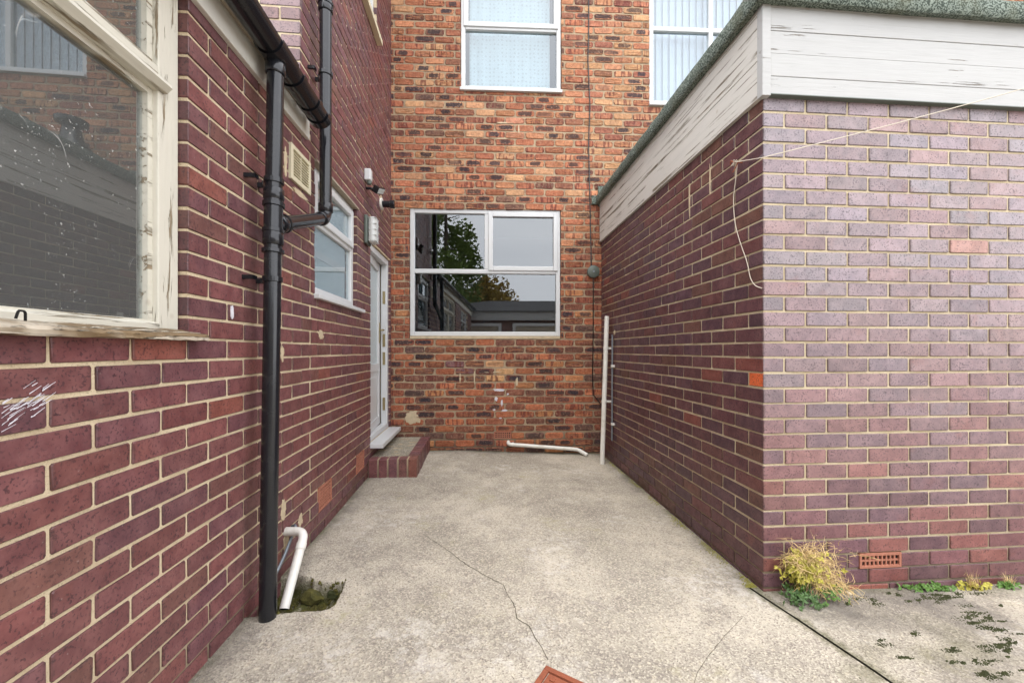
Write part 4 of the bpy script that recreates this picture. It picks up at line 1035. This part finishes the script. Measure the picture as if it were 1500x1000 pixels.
for r_ in ((0, A_, 0, .02), (0, A_, B_ - .02, B_), (0, .02, .02, B_ - .02), (A_ - .02, A_, .02, B_ - .02)): mb.hexa(mrect(*r_, zg - .02, zg + .008))
mb.build('frame', M['rust'], mh, bevel=.002)
mb = MB().hexa(mrect(.024, A_ - .024, .024, B_ - .024, zg - .02, zg + .004))
cv = mb.build('cover', M['rust'], mh, bevel=.002)
mb = MB()
for i in range(6):
    for j in range(8):
        a_, b_ = .04 + i * .0285, .036 + j * .0295; mb.hexa(mrect(a_, a_ + .018, b_, b_ + .018, zg + .003, zg + .008))
mb.build('raised_studs', M['rust'], cv)

# ================================================================== PLANTS AND MOSS
def blades(n, c, spread, hgt, w, lean, rg, mat, name, parent, zb=None, up=.6, seg=4):
    mb = MB()
    for _ in range(n):
        a = rg.uniform(0, 6.283); r_ = spread * math.sqrt(rg.random()); x, y = c[0] + r_ * math.cos(a), c[1] + r_ * math.sin(a) * .7
        z = c[2] + (rg.uniform(0, zb) if zb else 0); h = hgt * rg.uniform(.5, 1.15); da = rg.uniform(0, 6.283); l = lean * rg.uniform(.3, 1.3)
        sd_ = Vector((math.sin(da), -math.cos(da), 0)) * w * .5; pts = []
        for k in range(seg + 1):
            t = k / seg; q = Vector((x + math.cos(da) * l * t * t, y + math.sin(da) * l * t * t, z + h * (t * up * 2 - t * t * (up * 2 - 1 + rg.uniform(0, .4)))))
            ww = (1 - t) ** .6 * (.5 + t); pts += [q - sd_ * ww, q + sd_ * ww]
        mb.add(pts, [(2 * k, 2 * k + 1, 2 * k + 3, 2 * k + 2) for k in range(seg)])
    return mb.build(name, mat, parent, kind='stuff')
rg = random.Random(11)
pc = FF.pt(.235, 0, .08); pc.z = -.05
wd = thing('weed_clump', 'bushy half dried weed growing at the foot of the garage corner', 'weed', pc)
def tangle(n, c, rad, mat, name, parent, rg, w=.0035, step=.02):
    mb = MB(); c = Vector(c)
    for _ in range(n):
        q = c + Vector((rg.gauss(0, .5) * rad[0], rg.gauss(0, .5) * rad[1], rg.gauss(0, .5) * rad[2])); d = Vector((rg.gauss(0, 1), rg.gauss(0, .7), rg.gauss(.1, .6))).normalized(); pts = []
        for k in range(6):
            if (q.xy - gc).dot(bx) > -.01 and FF.n.dot(q.xy - gc) < .006: q -= Vector((*FF.n, 0)) * (FF.n.dot(q.xy - gc) - .006)
            sd_ = d.cross(Vector((rg.gauss(0, .3), 1, rg.gauss(0, .3)))).normalized() * w * .5 * (1 - k / 7); pts += [q - sd_, q + sd_]
            d = (d + Vector((rg.gauss(0, .35), rg.gauss(0, .35), rg.gauss(-.12, .3)))).normalized(); q = q + d * step
        mb.add(pts, [(2 * k, 2 * k + 1, 2 * k + 3, 2 * k + 2) for k in range(5)])
    return mb.build(name, mat, parent, kind='stuff')
def rosettes(nc, c, rad, mat, name, parent, rg, ll=.022, lw=.006):
    mb = MB(); c = Vector(c)
    for _ in range(nc):
        q = c + Vector((rg.gauss(0, .5) * rad[0], rg.gauss(0, .5) * rad[1], rg.gauss(0, .5) * rad[2])); ft = FF.n.dot(q.xy - gc)
        if ft < .012: q -= Vector((*FF.n, 0)) * (ft - .012)
        nn = Vector((rg.gauss(0, .5), -1 + rg.gauss(0, .4), rg.gauss(.6, .5))).normalized(); a1_ = nn.orthogonal().normalized(); b1_ = nn.cross(a1_)
        for i in range(rg.randint(5, 8)):
            t = rg.uniform(0, 6.28); dr_ = a1_ * math.cos(t) + b1_ * math.sin(t); sd_ = nn.cross(dr_); l = ll * rg.uniform(.6, 1.2)
            mb.add([q, q + dr_ * l * .5 + sd_ * lw + nn * l * .25, q + dr_ * l, q + dr_ * l * .5 - sd_ * lw + nn * l * .25], [(0, 1, 2, 3)])
    return mb.build(name, mat, parent, kind='stuff')
def pq(s_, d_, z_): return FF.pt(s_, z_, d_)
rosettes(34, pq(.15, .05, .02), (.05, .05, .05), M['leaf'], 'green_leaves', wd, rg)
rosettes(40, pq(.10, .10, -.02), (.09, .05, .02), M['leaf_blue'], 'dark_leaves', wd, rg, .026, .0045)
rosettes(26, pq(.26, .10, -.01), (.08, .04, .025), M['leaf'], 'green_leaves', wd, rg, .02, .005)
rosettes(80, pq(.12, .06, .085), (.055, .05, .06), M['leaf_yellow'], 'yellow_leaves', wd, rg, .022, .0055)
rosettes(60, pq(.19, .10, .10), (.09, .04, .06), M['leaf_yellow'], 'yellow_leaves', wd, rg, .018, .005)
tangle(240, pq(.18, .07, .13), (.085, .05, .05), M['straw'], 'dry_stems', wd, rg)
tangle(250, pq(.21, .075, .06), (.085, .05, .055), M['straw'], 'dry_stems', wd, rg)
tangle(60, pq(.33, .08, .0), (.05, .04, .03), M['straw'], 'dry_stems', wd, rg)
tangle(60, pq(.20, .07, .17), (.17, .05, .06), M['straw'], 'dry_stems', wd, rg, .0025)
LW = [(1345, 846, .035, 90, 'round leaved green weed rooted between the garage wall and the concrete, left of the others', 'leaf'), (1372, 848, .04, 110, 'broad low green weed against the garage wall in the middle of the row', 'leaf'),
      (1425, 838, .045, 120, 'yellowish weed with dry top against the garage wall right of the low green ones', 'leaf_yellow'), (1478, 830, .04, 110, 'weed with a pale dry stalk near the right edge of the garage wall foot', 'leaf')]
for (x, y, sz, n, lab, mt) in LW:
    s_, _ = FF.at(x, y, .03); q = FF.pt(s_, gz(*FF.pt(s_, 0, .03).xy) , .03)
    t = thing('weed', lab, 'weed', q, 'small weeds along the foot of the garage wall')
    rosettes(int(n * .16), q + Vector((0, 0, .012)), (sz * 1.7, sz * .5, sz * .3), M[mt], 'leaves', t, rg, .02, .0075)
    if mt == 'leaf_yellow' or x > 1450: blades(40, q, sz * .6, sz * 2.2, .0022, sz * .7, rg, M['straw'], 'dry_stalks', t)

def moss_patch(pxs, name, mat, dens, rsz=(.004, .012), hh=.008):
    mb = MB(); rg = random.Random(len(pxs) * 3 + dens)
    for (px_, py_, rx, ry, cnt) in pxs:
        cs = [(rg.gauss(px_, rx), rg.gauss(py_, ry), rg.uniform(1, 8), rg.uniform(.4, 2.2)) for _ in range(max(2, cnt // 5))]
        for _ in range(int(cnt * dens)):
            cx_, cy_, wx_, wy_ = cs[int(len(cs) * rg.random() ** 1.5)]; x = rg.gauss(cx_, wx_); y = rg.gauss(cy_, wy_); p = px_ground(x, max(y, 700), -.045); bb, aa = p.dot(bx), p.dot(ax)
            if bb > 1.39 and aa > 1.875: continue
            if inside(p, hole): continue
            r_ = rg.uniform(*rsz); z = gz(p.x, p.y); n = 6; h = hh * rg.uniform(.3, 1)
            vs = [(p.x, p.y, z + h)] + [(p.x + math.cos(6.283 * i / n) * r_ * rg.uniform(.7, 1.3), p.y + math.sin(6.283 * i / n) * r_ * rg.uniform(.7, 1.3), z - .002) for i in range(n)]
            mb.add(vs, [(0, 1 + i, 1 + (i + 1) % n) for i in range(n)])
    o = mb.build(name, mat, None, smooth=False, kind='stuff'); return o
o = moss_patch([(1440, 897, 22, 10, 60), (1476, 925, 16, 18, 60), (1472, 940, 12, 20, 30), (1355, 868, 40, 5, 45), (1275, 878, 22, 3, 22), (1395, 945, 6, 3, 10), (1430, 972, 16, 6, 22), (1462, 985, 24, 6, 24), (1330, 915, 60, 25, 30), (1400, 866, 22, 3, 24), (1420, 990, 60, 12, 14)], 'moss', M['moss_dark'], 14, (.002, .0055), .005)
tag(o, 'dark moss spots scattered on the concrete in front of the garage', 'moss')
o = moss_patch([(1050, 800, 12, 14, 25), (1075, 820, 14, 10, 25), (1000, 755, 18, 14, 12), (830, 985, 14, 6, 16), (1000, 700, 20, 16, 4), (820, 975, 8, 5, 10), (920, 985, 10, 3, 4)], 'moss', M['moss'], 3, (.002, .006), .003)
bpy.data.objects.remove(o)
mb = MB(); rg = random.Random(8)
for _ in range(2600):
    a_ = 1.93 + 2.5 * rg.random() ** 1.6; dn = mn.noise(Vector((a_ * 5, 2, 1))) + .25
    if rg.random() > max(.04, dn * 2.2): continue
    p = bx * (1.394 - abs(rg.gauss(0, .016)) * (1 + max(0, dn))) + ax * a_; r_ = rg.uniform(.002, .006); z = gz(*p); n = 6; h = rg.uniform(.001, .005)
    mb.add([(p.x, p.y, z + h)] + [(p.x + math.cos(6.283 * i / n) * r_ * rg.uniform(.7, 1.3), p.y + math.sin(6.283 * i / n) * r_, z - .002) for i in range(n)], [(0, 1 + i, 1 + (i + 1) % n) for i in range(n)])
tag(mb.build('moss', M['moss_yellow'], None, kind='stuff'), 'yellow green moss along the foot of the garage side wall', 'moss')
# hollow: moss, stones
mb = MB(); rg = random.Random(4); hb = sum((h for h in hole), Vector((0, 0))) / len(hole)
cnt = 0
while cnt < 1500:
    p = Vector((rg.uniform(-1.2, -.78), rg.uniform(1.72, 2.02)))
    if not inside(p, hole) or rg.random() < .3: continue
    cnt += 1; d = dist_poly(p, hole); k = min(1, d / .02); z = gz(p.x, p.y) - .105 * k + .016 * mn.noise(Vector((p.x * 16, p.y * 16, 5))) ; r_ = rg.uniform(.004, .012); n = 6; h = rg.uniform(.004, .014)
    if k < .5 and rg.random() < .7: continue
    vs = [(p.x, p.y, z + h)] + [(p.x + math.cos(6.283 * i / n) * r_, p.y + math.sin(6.283 * i / n) * r_, z - .004 + rg.uniform(0, .004)) for i in range(n)]
    mb.add(vs, [(0, 1 + i, 1 + (i + 1) % n) for i in range(n)])
tag(mb.build('moss', M['moss'], None, kind='stuff'), 'wet olive moss lining the broken hole beneath the white elbow pipe', 'moss')
def stone(c, r, seed, mat, label):
    bm = bmesh.new(); bmesh.ops.create_icosphere(bm, subdivisions=2, radius=1)
    for v in bm.verts: k = 1 + .35 * mn.noise(v.co * 1.3 + Vector((seed, 0, 0))); v.co = Vector((v.co.x * r[0], v.co.y * r[1], v.co.z * r[2])) * k
    me = bpy.data.meshes.new('stone'); bm.to_mesh(me); bm.free(); me.materials.append(M[mat]); o = bpy.data.objects.new('stone', me)
    reg(o, Matrix.Translation(c)); tag(o, label, 'stone')
q = px_ground(456, 872, -.07); stone((q.x, q.y, gz(*q) - .07), (.055, .04, .04), 2, 'moss', 'mossy lump of broken concrete in the middle of the hole')
q = px_ground(489, 864, -.05); stone((q.x, q.y, gz(*q) - .055), (.035, .03, .025), 7, 'moss_dark', 'dark broken stone at the right end of the mossy hole')
q = px_ground(1243, 864, -.04); stone((q.x, q.y, gz(*q) + .006), (.013, .013, .008), 3, 'patch', 'small pale pebble on the concrete right of the bushy weed')

# ================================================================== BEHIND THE CAMERA (mirrored in the far windows)
def mirror(px_, D, py_=None):
    U = Vector(((px_ - 750) / FPX * D, D)); n = FB.n; U = U - 2 * (U - FB.o).dot(n) * n
    return (U, CAMZ + (513 - py_) / FPX * D) if py_ is not None else U
c0 = mirror(668, 14.2)
low = thing('garage_block', 'low brick block with white fascia across the yard, mirrored in the far window', 'building', (*c0, 0))
FR = Frame(c0 - bx * 1.5, bx)     # origin at left, front towards +y is the back of this frame
W_ = 10
MB().wbox(FR, 0, W_, -.1, 2.2, -.0, 5.0).build('wall', M['rustic'] if False else plain('brown_brick', (.16, .09, .07), .8, .3, 12, .3), low)
MB().wbox(FR, -.1, W_ + .1, 2.2, 2.52, -.12, .0).build('fascia', M['fascia'], low)
MB().add([FR.pt(-.2, 2.52, -.2), FR.pt(W_ + .2, 2.52, -.2), FR.pt(W_ - 2, 3.2, 2.5), FR.pt(2.5, 3.2, 2.5), FR.pt(-.2, 2.52, 5.2), FR.pt(W_ + .2, 2.52, 5.2)], [(0, 1, 2, 3), (4, 3, 2, 5), (0, 3, 4), (1, 5, 2), (0, 4, 5, 1)]).build('roof', M['tile'], low)
for k in range(3):
    a_ = .5 + k * 3.0; f_ = frame_mb(FR, a_, a_ + 2.6, .0, 2.1, .1, -.06, .0).build('door', M['upvc'], low)
    MB().wbox(FR, a_ + .1, a_ + 2.5, .1, 2.0, -.03, -.005).build('panel', M['soffit'], f_)
def tree(px_, D, h, r, mat, cone, seed, lab, n, cat='tree'):
    p = mirror(px_, D); rg = random.Random(seed); t = thing('tree', lab, cat, (*p, -.1))
    mb = MB().tube([(p.x, p.y, -.15), (p.x + .05, p.y, h * .5), (p.x, p.y, h * .93)], [.16, .11, .03], 10)
    for i in range(14):
        z = h * (.25 + .045 * i); a = rg.uniform(0, 6.28); l = r * .8 * ((1 - z / h) if cone else .8); mb.tube([(p.x, p.y, z), (p.x + math.cos(a) * l, p.y + math.sin(a) * l, z + (.2 if cone else l * .6))], [.04, .01], 6)
    mb.build('trunk', M['bark'], t, smooth=True)
    v, f = [], []
    cl_ = [(rg.uniform(0, 6.28), rg.random()) for _ in range(90)]
    for i in range(n):
        a, u = cl_[rg.randrange(90)]; a += rg.gauss(0, .16); u = min(1, max(0, u + rg.gauss(0, .03) * (1 if cone else 2)))
        if cone: z = h * (.12 + .88 * u); rr = r * (1 - u) ** .75 * rg.uniform(.4, 1.05) + .06
        else: z = h * (.25 + .6 * u) + rg.random() ** 3 * .9; rr = r * math.sqrt(max(0, 1 - (2 * u - 1) ** 2)) * rg.uniform(.1, 1.25)
        c = Vector((p.x + math.cos(a) * rr, p.y + math.sin(a) * rr, z - (rr * .25 if cone else 0))); sz = rg.uniform(.05, .13)
        d1_ = Vector((rg.gauss(0, 1), rg.gauss(0, 1), rg.gauss(0, .7))).normalized() * sz; d2_ = d1_.orthogonal().normalized() * sz * .6
        k = len(v); v += [c - d1_, c + d2_, c + d1_, c - d2_]; f.append((k, k + 1, k + 2, k + 3))
    m = MB(); m.v = v; m.f = f; m.mi = [0] * len(f); m.build('crown', mat, t, kind='stuff')
tree(652, 19, 10.5, 2.7, M['conifer'], True, 3, 'tall dark conifer beyond the low block, mirrored in the far window', 16000)
tree(712, 21, 5.0, 1.6, M['autumn'], False, 5, 'small yellowing autumn tree beside the conifer, mirrored in the far window', 7000)

SC.render.engine = 'CYCLES'
